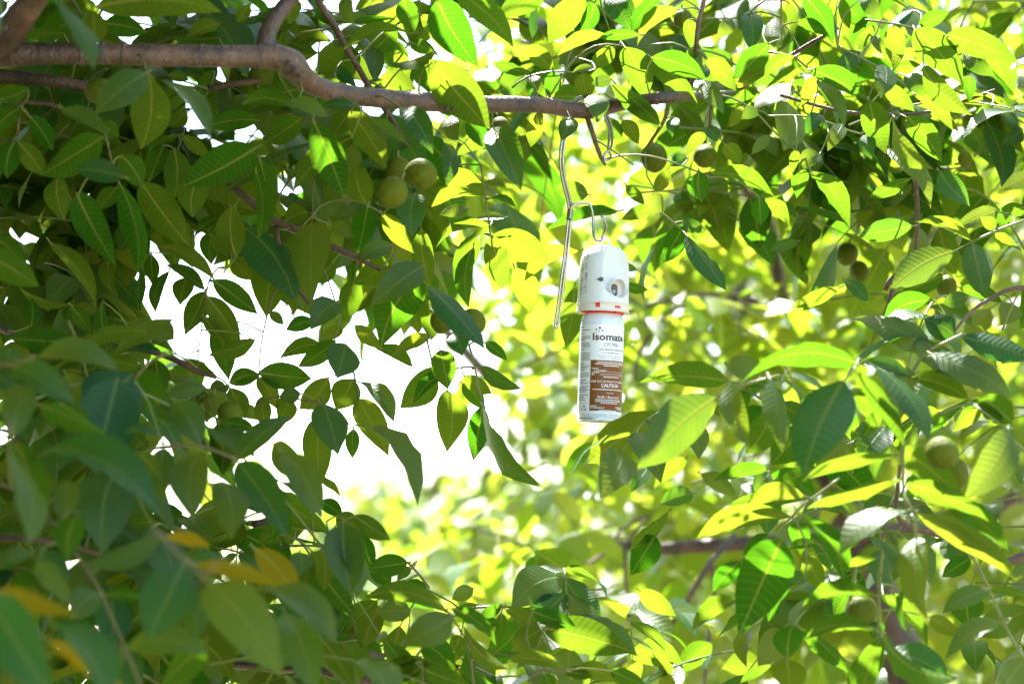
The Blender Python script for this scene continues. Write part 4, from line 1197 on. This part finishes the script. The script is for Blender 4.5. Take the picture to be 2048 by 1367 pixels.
# x, y, radius, distance, direction of the blossom end in the picture (dx, dy up, towards the camera), label
walnuts = [
    (784, 384, 32, 2.64, (-.5, -.75, .35), 'lower green walnut of the ripening bunch hanging below the limb, finely speckled'),
    (841, 348, 32, 2.66, (.85, -.1, .5), 'right-hand green walnut of the hanging bunch, dark scar facing right'),
    (797, 340, 26, 2.72, (0, -.9, -.3), 'hidden third walnut behind the two speckled ones of the bunch'),
    (197, 181, 28, 2.55, (.7, .1, .7), 'yellowish walnut with brown blotches just under the thick limb'),
    (1002, 254, 20, 2.83, (.3, -.8, .3), 'upper of two walnuts tucked behind the veined hanging leaf'),
    (1004, 301, 22, 2.83, (.2, -.9, .2), 'lower of two walnuts tucked behind the veined hanging leaf'),
    (884, 640, 25, 2.72, (-.2, -.9, .3), 'dark green walnut left of the drooping leaf above the white opening'),
    (946, 642, 25, 2.74, (.6, -.6, .2), 'walnut peeping out right of the drooping leaf above the white opening'),
    (460, 828, 26, 2.66, (.3, -.8, .4), 'rough green walnut under the brown twig at the edge of the sky'),
    (418, 812, 24, 2.70, (-.3, -.8, .2), 'walnut mostly hidden beside the rough one under the brown twig'),
    (1884, 905, 34, 2.36, (.3, -.1, .9), 'pale walnut with a sunlit top among the big bright leaves'),
    (1908, 945, 30, 2.55, (.3, -.8, .2), 'shaded walnut just below the pale sunlit one'),
    (1694, 508, 22, 3.3, (-.2, -.8, .3), 'blurred dark walnut, upper one of a pair beyond the leaves'),
    (1718, 542, 20, 3.35, (.2, -.8, .3), 'blurred dark walnut, lower one of a pair beyond the leaves'),
    (1893, 572, 22, 3.05, (.1, -.9, .2), 'blurred walnut under the broad dark leaf on the right'),
    (1308, 315, 28, 3.1, (.1, -.9, .3), 'large soft-focus walnut right of the hook end'),
    (1410, 312, 24, 3.1, (-.3, -.6, .6), 'round walnut in the shade under the thin end of the limb'),
    (1366, 38, 20, 3.05, (.1, -.9, .3), 'walnut at the top beside the upright grey twig'),
    (1930, 318, 15, 3.0, (.1, -.9, .2), 'small dark walnut between bluish leaves at the right'),
    (1722, 1220, 33, 2.62, (.1, -.9, .3), 'walnut hanging behind the sunlit leaves low on the right'),
    (522, 152, 26, 2.88, (-.2, -.8, .3), 'dark walnut in the shade behind the bend of the limb'),
]
for i, (x, y, r, d, ax, lab) in enumerate(walnuts):
    z = -(RGT * ax[0] + UPV * ax[1] - FWD * ax[2]).normalized()
    rad = r * d / F
    M = Matrix.Translation(P(x, y, d)) @ z.to_track_quat('Z', 'X').to_matrix().to_4x4() @ Matrix.Scale(rad / 1.03, 4)
    o = link('green_walnut', WAL[i % 4], None, None, M)
    tag(o, lab, 'walnut', 'green walnuts on the branches')
    for nm, me in (('blossom_scar', SCAR_ME), ('stem', STEM_ME)):
        c = bpy.data.objects.new(nm, me)
        COL.objects.link(c)
        c.parent = o

# ------------------------------------------------------------------ aerosol dispenser
PLASTIC = plain('white_plastic', (0.68, 0.69, 0.70), 0.32, spec=0.5, noise_amt=0.06, nscale=55)
PLASTIC_IN = plain('cream_plastic', (0.70, 0.66, 0.60), 0.45, noise_amt=0.03)
RED = plain('red_plastic', (0.62, 0.02, 0.02), 0.4, noise_amt=0.05)
GREY = plain('dark_grey_plastic', (0.075, 0.08, 0.085), 0.5, noise_amt=0.1)
ENAMEL = plain('white_can_enamel', (0.66, 0.70, 0.75), 0.16, spec=0.6, noise_amt=0.02, nscale=20, coat=0.4)
RIM = plain('can_rim_metal', (0.72, 0.73, 0.75), 0.28, metal=0.75, noise_amt=0.06)
PAPER = plain('label_white', (0.78, 0.78, 0.80), 0.3, noise_amt=0.015, coat=0.3)
BROWN = plain('label_brown', (0.20, 0.062, 0.005), 0.4, noise_amt=0.05, spec=0.3)
INK = plain('ink_black', (0.02, 0.018, 0.018), 0.45, noise_amt=0.1)
INKB = plain('ink_dark_brown', (0.09, 0.045, 0.03), 0.45, noise_amt=0.1)
INKW = plain('ink_white', (0.82, 0.82, 0.82), 0.4, noise_amt=0.02)
INKG = plain('ink_grey', (0.16, 0.17, 0.18), 0.5, noise_amt=0.1)
STEEL = plain('bright_steel_wire', (0.36, 0.36, 0.37), 0.26, metal=1.0, noise_amt=0.1, nscale=200)
CRIMP = plain('crimp_sleeve', (0.22, 0.21, 0.20), 0.42, metal=0.9, noise_amt=0.2, nscale=150)

MM = 0.001
PXM = 0.5894        # millimetres per photo pixel at the dispenser
dev = empty('aerosol_dispenser', P(1198.5, 842, 2.85))
tag(dev, 'white domed spray dispenser with brown-labelled can hanging from the wire hook', 'dispenser')
DEV_ROT = Matrix.Rotation(math.radians(2.0), 4, 'Y') @ Matrix.Rotation(math.radians(1.5), 4, 'X')
DEV_M = Matrix.Translation(dev.location) @ DEV_ROT


def dpart(name, me, mat, parent=None):
    if len(me.materials) == 0:
        me.materials.append(mat)
    o = bpy.data.objects.new(name, me)
    COL.objects.link(o)
    o.parent = parent or dev
    if parent is None:
        o.matrix_basis = DEV_ROT
    return o


def lathe(prof, seg=64):
    v, f = lathe_geo([(r * MM, z * MM) for r, z in prof], seg)
    return mesh_from(v, f)


def cyl_pt(th, r, z):
    return Vector((r * math.sin(th), -r * math.cos(th), z)) * MM


# can
can = dpart('can', lathe([(0.1, 2.5), (18, 3.5), (23.4, 1.0), (24.6, 0.2), (25.6, 0.9), (25.7, 2.4), (25.2, 3.2), (25.2, 4.4), (26.0, 5.6), (26.0, 30), (26.0, 60), (26.0, 90), (26.0, 112), (25.7, 116), (25.0, 119.5), (23.9, 122.5), (22.6, 125), (21.2, 127.2), (20.5, 131), (14, 134)]), ENAMEL)
dpart('bottom_rim', lathe([(24.0, 0.0), (25.0, -0.5), (25.95, 0.2), (26.2, 1.4), (25.9, 2.6), (25.2, 3.0)]), RIM, can)


def wrap(th0, th1, z0, z1, r, n=40):
    v, f = [], []
    for i in range(n + 1):
        t = th0 + (th1 - th0) * i / n
        v += [cyl_pt(t, r, z0), cyl_pt(t, r, z1)]
    for i in range(n):
        f.append((2 * i, 2 * i + 2, 2 * i + 3, 2 * i + 1))
    return mesh_from(v, f)


R_CAN = 26.0
label = dpart('label', wrap(-math.pi, math.pi, 7.5, 112.0, R_CAN + 0.06, 96), PAPER)
TC = math.radians(25)
dpart('brown_panel', wrap(math.radians(-30), math.radians(80), 11.0, 70.5, R_CAN + 0.10), BROWN, label)


def bend(me, thc, r, zc=0.0):
    """flat print (mm, x right, y up) laid onto the round can"""
    bm = bmesh.new()
    bm.from_mesh(me)
    xs = [v.co.x for v in bm.verts]
    if xs:
        x = math.floor(min(xs))
        while x < max(xs):
            bmesh.ops.bisect_plane(bm, geom=bm.verts[:] + bm.edges[:] + bm.faces[:], plane_co=(x, 0, 0), plane_no=(1, 0, 0))
            x += 1.2
    for v in bm.verts:
        v.co = cyl_pt(thc + v.co.x / R_CAN, r, zc + v.co.y)
    bm.to_mesh(me)
    bm.free()
    return me


def text_mesh(body, width, height, bold=0.0, shear=0.0, align='CENTER'):
    cu = bpy.data.curves.new('text', 'FONT')
    cu.body = body
    cu.resolution_u = 3
    cu.offset = bold
    cu.shear = shear
    ob = bpy.data.objects.new('text', cu)
    COL.objects.link(ob)
    dg = bpy.context.evaluated_depsgraph_get()
    me = bpy.data.meshes.new_from_object(ob.evaluated_get(dg))
    bpy.data.objects.remove(ob)
    xs = [v.co.x for v in me.vertices]
    x0, x1 = min(xs), max(xs)
    ref = 0.70
    for v in me.vertices:
        v.co.x = (v.co.x - (x0 + x1) / 2) / (x1 - x0) * width
        v.co.y = v.co.y / ref * height
        v.co.z = 0
    me.materials.clear()
    return me


def zpx(y):
    return (842 - y) * PXM


def write(body, thc_deg, ypx, width, height, mat, bold=0.0, shear=0.0, r=R_CAN + 0.16):
    me = text_mesh(body, width, height, bold, shear)
    bend(me, math.radians(thc_deg), r, zpx(ypx))
    o = dpart('lettering', me, mat, label)
    return o


def bars(rows, mat, r, name='small_print'):
    """lines of print too small to read: rows of (theta0, theta1, y, height)"""
    rng = random.Random(3)
    v, f = [], []
    for (t0, t1, y, h) in rows:
        t = t0
        while t < t1 - 0.5:
            w = min(rng.uniform(2.0, 7.0), t1 - t)
            n = 3
            for i in range(n):
                a = math.radians(t + w * i / n)
                b = math.radians(t + w * (i + 1) / n)
                k = len(v)
                v += [cyl_pt(a, r, zpx(y)), cyl_pt(b, r, zpx(y)), cyl_pt(b, r, zpx(y) + h), cyl_pt(a, r, zpx(y) + h)]
                f.append((k, k + 1, k + 2, k + 3))
            t += w + 0.9
    o = dpart(name, mesh_from(v, f, False), mat, label)
    tag(o, kind='stuff')
    return o


write('Iso', -9.5, 682.5, 15.2, 8.2, INKB, 0.03)
write('mate', 38.0, 682.5, 26.5, 8.2, INK, 0.03)
write('CM Mist', 25, 694.5, 19.5, 4.3, INK, 0.0, 0.25)
write('FOR ORGANIC PRODUCTION', 33, 703, 36, 2.0, INK, 0.012)
write('For Codling Moth Control', 26, 709, 24, 1.7, INK, 0.01)
write('In Apple, Pear, Walnut, Pecan, Plant, Nut', 24, 715, 33, 1.5, INK)
write('and Other Crops where CM is a Pest', 24, 719.5, 28, 1.5, INK)
write('KEEP OUT OF REACH OF CHILDREN', 26, 766.5, 48, 2.1, INKW, 0.01)
write('CAUTION', 25, 776, 22.5, 4.0, INKW, 0.02)
write('Produced by', 25, 788.5, 9, 1.4, INKW)
write('Pacific / Biocontrol', 22, 797.5, 28, 2.5, INKW, 0.015)
bars([(-12, 70, 727, .9), (-18, 72, 730.5, .9), (5, 52, 734, .9), (-26, -8, 740, 1.0), (-20, 12, 744, .8), (-26, -6, 748, 1.0), (-26, -18, 752, 1.0), (5, 52, 756.5, .9),
      (-22, 72, 781.5, 1.0), (-14, 60, 801.5, .9), (-14, 60, 805, .9), (0, 48, 808.5, .9), (-28, -10, 814.5, .9), (-28, 10, 818, .9), (42, 72, 816, 1.0), (48, 72, 819.5, 1.0), (-4, 46, 823, .9)], INKW, R_CAN + 0.16)
rows = []
yy = 657.0
rr = random.Random(8)
while yy < 806:
    rows.append((-76, -33 - (rr.uniform(0, 22) if rr.random() < 0.3 else 0), yy, 1.05))
    yy += 3.45 if rr.random() > 0.22 else 6.4
rows += [(-76, -62, 811, 1.0), (-76, -62, 815, 1.0), (-76, -63, 819, 1.0), (-76, -65, 823, 1.0)]
bars(rows, INKG, R_CAN + 0.12)
v, f = [], []
for y in (676, 700, 732, 765, 780, 797, 808):
    k = len(v)
    for i in range(9):
        a = math.radians(-76 + 43 * i / 8)
        v += [cyl_pt(a, R_CAN + 0.12, zpx(y)), cyl_pt(a, R_CAN + 0.12, zpx(y) + 0.28)]
    f += [(k + 2 * i, k + 2 * i + 2, k + 2 * i + 3, k + 2 * i + 1) for i in range(8)]
tag(dpart('column_rule', mesh_from(v, f, False), INKG, label), kind='stuff')
v, f = [], []
for y in (745.5, 749.5, 752.5):
    k = len(v)
    for i in range(13):
        a = math.radians(-4 + 74 * i / 12)
        v += [cyl_pt(a, R_CAN + 0.15, zpx(y)), cyl_pt(a, R_CAN + 0.15, zpx(y) + 0.22)]
    f += [(k + 2 * i, k + 2 * i + 2, k + 2 * i + 3, k + 2 * i + 1) for i in range(12)]
tag(dpart('panel_rule', mesh_from(v, f, False), INKW, label), kind='stuff')


def disc_on_can(px, py, rpx, mat, name, rr=R_CAN + 0.16):
    thc = math.asin((px - 1201) / 44.2)
    n = 16
    v = [cyl_pt(thc, rr, zpx(py))]
    for i in range(n):
        a = 2 * math.pi * i / n
        v.append(cyl_pt(thc + rpx * PXM * math.cos(a) / R_CAN, rr, zpx(py) + rpx * PXM * math.sin(a)))
    f = [(0, 1 + i, 1 + (i + 1) % n) for i in range(n)]
    return dpart(name, mesh_from(v, f, False), mat, label)


for px, py, r in ((1194.9, 658.5, 2.3), (1187.8, 661.8, 1.6), (1200.4, 663.5, 1.6), (1193.1, 665, 1.3), (1188.1, 668.5, 1.2)):
    disc_on_can(px, py, r, INK, 'emblem_dot')
# recycling mark: three bent arrows
for k in range(3):
    pts = []
    for a in (-0.85, -0.25, 0.35, 0.75):
        an = math.radians(90 + 120 * k) + a
        rad = 2.5 + 0.5 * math.cos(3 * (an - math.radians(90)))
        pts.append((rad * math.cos(an), rad * math.sin(an)))
    v, f = [], []
    for i, (a, b) in enumerate(pts):
        ln = math.hypot(a, b)
        w = (0.55, 0.55, 0.55, 0.1)[i]
        for s in (-1, 1):
            q = (a + s * a / ln * w, b + s * b / ln * w)
            v.append(cyl_pt(math.radians(-48) + q[0] / R_CAN / 0.75, R_CAN + 0.13, zpx(818.5) + q[1]))
    f = [(0, 1, 3, 2), (2, 3, 5, 4), (4, 5, 7, 6)]
    dpart('recycling_arrow', mesh_from(v, f, False), INK, label)

# collar, red lock plate
Z0 = 128.0
collar = dpart('collar', lathe([(20.5, Z0 + 1.5), (30.8, Z0 + 0.2), (31.9, Z0 + 0.2), (32.0, Z0 + 1.2), (31.1, Z0 + 1.8), (30.9, Z0 + 9.6), (31.9, Z0 + 10.0), (31.9, Z0 + 11.0), (30.6, Z0 + 11.2), (20, Z0 + 11.2)]), PLASTIC_IN)
dpart('red_lock_plate', lathe([(20.4, Z0 - 1.6), (24.5, Z0 - 1.6), (25.8, Z0 + 0.2), (25.8, Z0 + 1.2), (20.4, Z0 + 1.4)]), RED)


def wrap_block(th0, th1, z0, z1, r0, r1, n=6):
    v, f = [], []
    for i in range(n + 1):
        t = math.radians(th0 + (th1 - th0) * i / n)
        v += [cyl_pt(t, r0, z0), cyl_pt(t, r0, z1), cyl_pt(t, r1, z1), cyl_pt(t, r1, z0)]
    for i in range(n):
        a, b = 4 * i, 4 * i + 4
        f += [(a, b, b + 1, a + 1), (a + 1, b + 1, b + 2, a + 2), (a + 2, b + 2, b + 3, a + 3), (a + 3, b + 3, b, a)]
    f += [(0, 1, 2, 3), (4 * n, 4 * n + 3, 4 * n + 2, 4 * n + 1)]
    return mesh_from(v, f, False)


dpart('red_tab', wrap_block(-18, -8, Z0 + 4.4, Z0 + 10.8, 29, 31.5), RED, collar)
dpart('red_tab', wrap_block(25, 39, Z0 + 4.2, Z0 + 6.8, 29, 31.5), RED, collar)
dpart('red_tab', wrap_block(32, 56, Z0 - 1.4, Z0 + 1.0, 25, 28.5), RED, collar)
dpart('red_tab', wrap_block(-72, -50, Z0 - 1.2, Z0 + 1.0, 25, 27.5), RED, collar)

# domed cap with a scooped face
ZC = Z0 + 11.2
prof = [(30.6, ZC), (30.5, ZC + 2), (30.1, ZC + 18), (29.7, ZC + 32), (29.2, ZC + 42), (28.6, ZC + 48.5), (27.5, ZC + 54), (25.6, ZC + 58.6), (23.0, ZC + 62.2), (19.6, ZC + 65.2), (15.5, ZC + 67.4), (10.5, ZC + 68.8), (5, ZC + 69.4), (0.05, ZC + 69.5)]
cv, cf = lathe_geo([(r * MM, z * MM) for r, z in prof], 96)
cf.append(tuple(range(95, -1, -1)))
cap_me = mesh_from(cv, cf)
TH_S = math.radians(38)          # the scoop faces right of the camera
nx_, ny_ = math.sin(TH_S), -math.cos(TH_S)
tx_, ty_ = math.cos(TH_S), math.sin(TH_S)
cut_v, cut_f = [], []
outline = []
HW = 20.5
zb = ZC + 6.0
for i in range(25):
    a = math.pi + math.pi * i / 24
    outline.append((HW * math.cos(a), zb + 17 + 17 * math.sin(a)))
outline.append((HW, ZC + 90))
outline.append((-HW, ZC + 90))


def face_pt(a, z, depth):
    # the floor of the scoop is hollow: deeper in the middle, leaning back at the top
    return Vector((nx_ * depth + tx_ * a, ny_ * depth + ty_ * a, z)) * MM


no = len(outline)
for dep in (14.5, 60.0):
    for (a, z) in outline:
        if dep < 20:
            dd = 14.5 + 9.0 * (a / HW) ** 2 - 5.0 * max(0, (z - ZC - 40) / 50)
        else:
            dd = dep
        cut_v.append(face_pt(a, z, dd))
# hollow floor as a grid
cutter = bmesh.new()
GX, GZ = 24, 14
grid = {}


def zlow(a):
    return zb + 17 - 17 * math.sqrt(max(0.0, 1 - (a / HW) ** 2))


for lay in (0, 1):
    for i in range(GX + 1):
        a = -HW + 2 * HW * i / GX
        for j in range(GZ + 1):
            z = zlow(a) + (ZC + 90 - zlow(a)) * j / GZ
            dd = (17.6 + 4.0 * (a / HW) ** 2) if lay == 0 else 60.0
            grid[(lay, i, j)] = cutter.verts.new(face_pt(a, z, dd))
for i in range(GX):
    for j in range(GZ):
        cutter.faces.new((grid[0, i, j], grid[0, i, j + 1], grid[0, i + 1, j + 1], grid[0, i + 1, j]))
        cutter.faces.new((grid[1, i, j], grid[1, i + 1, j], grid[1, i + 1, j + 1], grid[1, i, j + 1]))
for i in range(GX):
    cutter.faces.new((grid[0, i, 0], grid[0, i + 1, 0], grid[1, i + 1, 0], grid[1, i, 0]))
    cutter.faces.new((grid[0, i, GZ], grid[1, i, GZ], grid[1, i + 1, GZ], grid[0, i + 1, GZ]))
for j in range(GZ):
    cutter.faces.new((grid[0, 0, j], grid[1, 0, j], grid[1, 0, j + 1], grid[0, 0, j + 1]))
    cutter.faces.new((grid[0, GX, j], grid[0, GX, j + 1], grid[1, GX, j + 1], grid[1, GX, j]))
bmesh.ops.recalc_face_normals(cutter, faces=cutter.faces)
cut_me = bpy.data.meshes.new('cut')
cutter.to_mesh(cut_me)
cutter.free()
tmp_a = bpy.data.objects.new('tmp_cap', cap_me)
tmp_b = bpy.data.objects.new('tmp_cut', cut_me)
COL.objects.link(tmp_a)
COL.objects.link(tmp_b)
bo = tmp_a.modifiers.new('b', 'BOOLEAN')
bo.operation = 'DIFFERENCE'
bo.object = tmp_b
bo.solver = 'EXACT'
bv = tmp_a.modifiers.new('v', 'BEVEL')
bv.width = 0.0006
bv.segments = 2
bv.limit_method = 'ANGLE'
bv.angle_limit = math.radians(32)
dg = bpy.context.evaluated_depsgraph_get()
cap_cut = bpy.data.meshes.new_from_object(tmp_a.evaluated_get(dg))
bpy.data.objects.remove(tmp_a)
bpy.data.objects.remove(tmp_b)
cap_cut.materials.clear()
bmn = bmesh.new()
bmn.from_mesh(cap_cut)
for fc in bmn.faces:
    fc.smooth = True
for e in bmn.edges:
    if len(e.link_faces) == 2 and e.calc_face_angle(0) > math.radians(35):
        e.smooth = False
bmn.to_mesh(cap_cut)
bmn.free()
cap = dpart('cap', cap_cut, PLASTIC)

# nozzle tunnel standing in the scoop
nz_z = ZC + 16.0


def tunnel(r_out, r_in, d0, slope, name, mat):
    v, f = [], []
    n = 40
    for i in range(n):
        a = 2 * math.pi * i / n
        ca, sa = math.cos(a), math.sin(a)
        zo, zi = nz_z + r_out * sa, nz_z + r_in * sa
        do = math.sqrt(max(1.0, 30.0 ** 2 - (r_out * ca) ** 2)) - 0.4
        v += [face_pt(r_out * ca, zo, d0), face_pt(r_out * ca, zo, do), face_pt(r_in * ca, zi, do), face_pt(r_in * ca, zi, d0)]
    for i in range(n):
        a, b = 4 * i, 4 * ((i + 1) % n)
        f += [(a, b, b + 1, a + 1), (a + 1, b + 1, b + 2, a + 2), (a + 2, b + 2, b + 3, a + 3)]
    return dpart(name, mesh_from(v, f, False), mat, cap)


tun = tunnel(12.2, 11.3, 16.0, 0, 'nozzle_shroud', PLASTIC)
n = 32
v = [face_pt(0, nz_z, 20.1)] + [face_pt(11.4 * math.cos(2 * math.pi * i / n), nz_z + 11.4 * math.sin(2 * math.pi * i / n), 20.1) for i in range(n)]
dpart('shroud_floor', mesh_from(v, [(0, 1 + i, 1 + (i + 1) % n) for i in range(n)], False), PLASTIC_IN, cap)
# dark insert, a rounded block with a small jet
v, f = [], []
n = 24
for dep, sc_ in ((19.8, 1.0), (22.6, 1.0), (23.4, 0.86)):
    for i in range(n):
        a = 2 * math.pi * i / n
        ca, sa = math.cos(a), math.sin(a)
        q = (abs(ca) ** 4 + abs(sa) ** 4) ** 0.25
        v.append(face_pt(-2.8 + 5.4 * sc_ * ca / q, nz_z - 1.4 + 7.2 * sc_ * sa / q, dep))
for lay in range(2):
    for i in range(n):
        a = lay * n + i
        b = lay * n + (i + 1) % n
        f.append((a, b, b + n, a + n))
f.append(tuple(range(2 * n, 3 * n)))
ins = dpart('nozzle_insert', mesh_from(v, f, False), GREY, cap)
v, f = tube_geo([face_pt(-3.6 + 1.5 * math.cos(t * math.pi / 8), nz_z - 3.2 + 1.5 * math.sin(t * math.pi / 8), 23.6) for t in range(17)], [0.45 * MM] * 17, 6, 0.1, 0, False, False)
dpart('spray_jet', mesh_from(v, f), PLASTIC, cap)

# round button with pointer
v, f = [], []


def cap_pt(th, z, r):
    return cyl_pt(th, r, z)


bz = ZC + 25.5
bth = math.radians(-8)


def patch(outl, r, name, mat):
    cx = sum(p[0] for p in outl) / len(outl)
    cz = sum(p[1] for p in outl) / len(outl)
    v = [cap_pt(bth + cx / 30.0, bz + cz, r)] + [cap_pt(bth + a / 30.0, bz + b, r) for a, b in outl]
    f = [(0, 1 + i, 1 + (i + 1) % len(outl)) for i in range(len(outl))]
    return dpart(name, mesh_from(v, f, False), mat, cap)


patch([(-6.2, -2.2), (-5.2, -3.0), (3.6, -3.0), (4.4, -2.2), (4.4, 3.0), (3.6, 3.6), (-5.2, 3.6), (-6.2, 3.0)], 30.35, 'button_recess', plain('recess_plastic', (0.66, 0.69, 0.72), 0.4, noise_amt=0.03))
patch([(3.0 * math.cos(t * math.pi / 10), 0.3 + 2.7 * math.sin(t * math.pi / 10)) for t in range(20)], 30.55, 'button', GREY)
patch([(-5.2, -0.2), (-2.4, -1.2), (-2.4, 1.8), (-5.2, 0.6)], 30.5, 'button_pointer', GREY)

# pictograms moulded on the left side of the cap: thin dark strokes
strokes = []
for (th, z, w, h) in [(-62, 52, 1.0, 6), (-58, 53, 5, .6), (-58, 57, 5, .6), (-56, 50, .7, 7), (-66, 49, .7, 6), (-61, 44, 4, .6), (-63, 40, .8, 4), (-58, 40, .8, 4), (-61, 37, 2.2, 2.2),
                      (-48, 56, 4.5, .6), (-50, 53, .7, 5), (-45, 53, .7, 5), (-48, 50, 4.5, .6), (-47.5, 53, 1.6, 2.4), (-48, 45, 4, .6), (-50, 42, .7, 4), (-46, 42, .7, 4), (-48, 39, 4, .6),
                      (-49, 31, .6, 6), (-47, 31, .6, 6), (-45, 31, .6, 6), (-43, 31, .6, 6), (-47, 27, .7, 3), (-44, 25, .7, 4), (-48, 20, 2.6, .6), (-48, 17, .7, 3), (-46, 17, .7, 3), (-50, 12, .6, 4), (-44, 12, .6, 4),
                      (-62, 27, .8, 5), (-60, 24, 3, 1.0), (-57, 26, 1.6, 2.0), (-64, 17, .7, 9), (-60, 14, .7, 7), (-62, 9, 5, .6), (-57, 16, 4, .6), (-66, 12, .7, 6)]:
    strokes.append((math.radians(th), ZC + z, w, h))
v, f = [], []
for th, z, w, h in strokes:
    k = len(v)
    rr_ = float(np.interp(z, [p[1] for p in prof], [p[0] for p in prof])) + 0.12
    for a, b in ((-w / 2, -h / 2), (w / 2, -h / 2), (w / 2, h / 2), (-w / 2, h / 2)):
        v.append(cyl_pt(th + a / 30.0, rr_, z + b))
    f.append((k, k + 1, k + 2, k + 3))
tag(dpart('pictogram', mesh_from(v, f, False), INKG, cap), kind='stuff')

# hanging lug on top
lug = [Vector((math.cos(t), 0, math.sin(t))) for t in [math.pi * i / 10 for i in range(11)]]
pts = [Vector((5.0, 0, ZC + 67)) * MM] + [Vector((4.3 * q.x, 0, ZC + 73.0 + 4.6 * q.z)) * MM for q in lug] + [Vector((-5.0, 0, ZC + 67)) * MM]
v, f = tube_geo(pts, [2.0 * MM] * len(pts), 10, 0.002)
dpart('hanging_lug', mesh_from(v, f), PLASTIC)

# ------------------------------------------------------------------ wire hook
hook = empty('wire_hook', P(1112, 655, 2.85))
tag(hook, 'bent double steel wire hook looped over the limb, holding the dispenser', 'hook')
mainline = [(1219, 296, 2.82), (1222, 272, 2.81), (1219, 250, 2.80), (1211, 228, 2.79), (1200, 208, 2.785), (1180, 196, 2.80), (1158, 198, 2.83), (1141, 216, 2.845), (1131, 248, 2.84),
            (1125, 290, 2.835), (1123, 322, 2.835), (1126, 352, 2.84), (1133, 382, 2.845), (1140, 410, 2.85), (1139, 440, 2.85), (1135, 480, 2.85), (1127, 545, 2.85), (1119, 605, 2.85), (1113, 648, 2.85)]


def off(line, k):
    out = []
    for i, (x, y, d) in enumerate(line):
        a = line[max(i - 1, 0)]
        b = line[min(i + 1, len(line) - 1)]
        tx, ty = b[0] - a[0], b[1] - a[1]
        ln = math.hypot(tx, ty)
        out.append((x - ty / ln * k, y + tx / ln * k, d))
    return out


loop_path = [(1216, 316, 2.82), (1212, 319, 2.815), (1208, 315, 2.81), (1211, 306, 2.81)]
s1 = off(mainline, -2.9)
s2 = off(mainline, 2.9)
line = [(1222.5, 312, 2.825)] + s1 + [(1112, 655, 2.85)] + list(reversed(s2)) + [(1211, 306, 2.82), (1208, 315, 2.82), (1212, 320, 2.82), (1219, 318, 2.823), (1222.5, 312, 2.825)]
WR = 2.75 * 2.85 / F
tube('doubled_wire', [P(*q) for q in line], [WR] * len(line), STEEL, hook, 10, 0.006)
line = [(1139, 436, 2.846), (1141, 424, 2.844), (1143, 413, 2.843), (1150, 407.5, 2.843), (1164, 406.5, 2.843), (1176, 407, 2.843), (1182, 413, 2.843), (1185, 426, 2.844), (1187, 445, 2.845), (1187, 465, 2.842), (1190, 478, 2.836), (1197, 483, 2.846), (1203, 477, 2.856), (1209, 464, 2.856), (1212, 451, 2.852), (1209, 440, 2.85), (1203, 431, 2.85)]
tube('carrier_wire', [P(*q) for q in line], [WR * 0.98] * len(line), STEEL, hook, 10, 0.003)
sl = [(1141, 418, 2.848), (1140, 428, 2.848), (1138.5, 440, 2.848)]
v, f = tube_geo([P(*q) for q in sl], [WR * 2.25] * 3, 14, 0.004, 0.03)
c0 = P(1140, 429, 2.848)
v = [c0 + (q - c0) - FWD * ((q - c0).dot(FWD)) * 0.35 for q in v]
link('crimp_sleeve', mesh_from(v, f), CRIMP, hook)
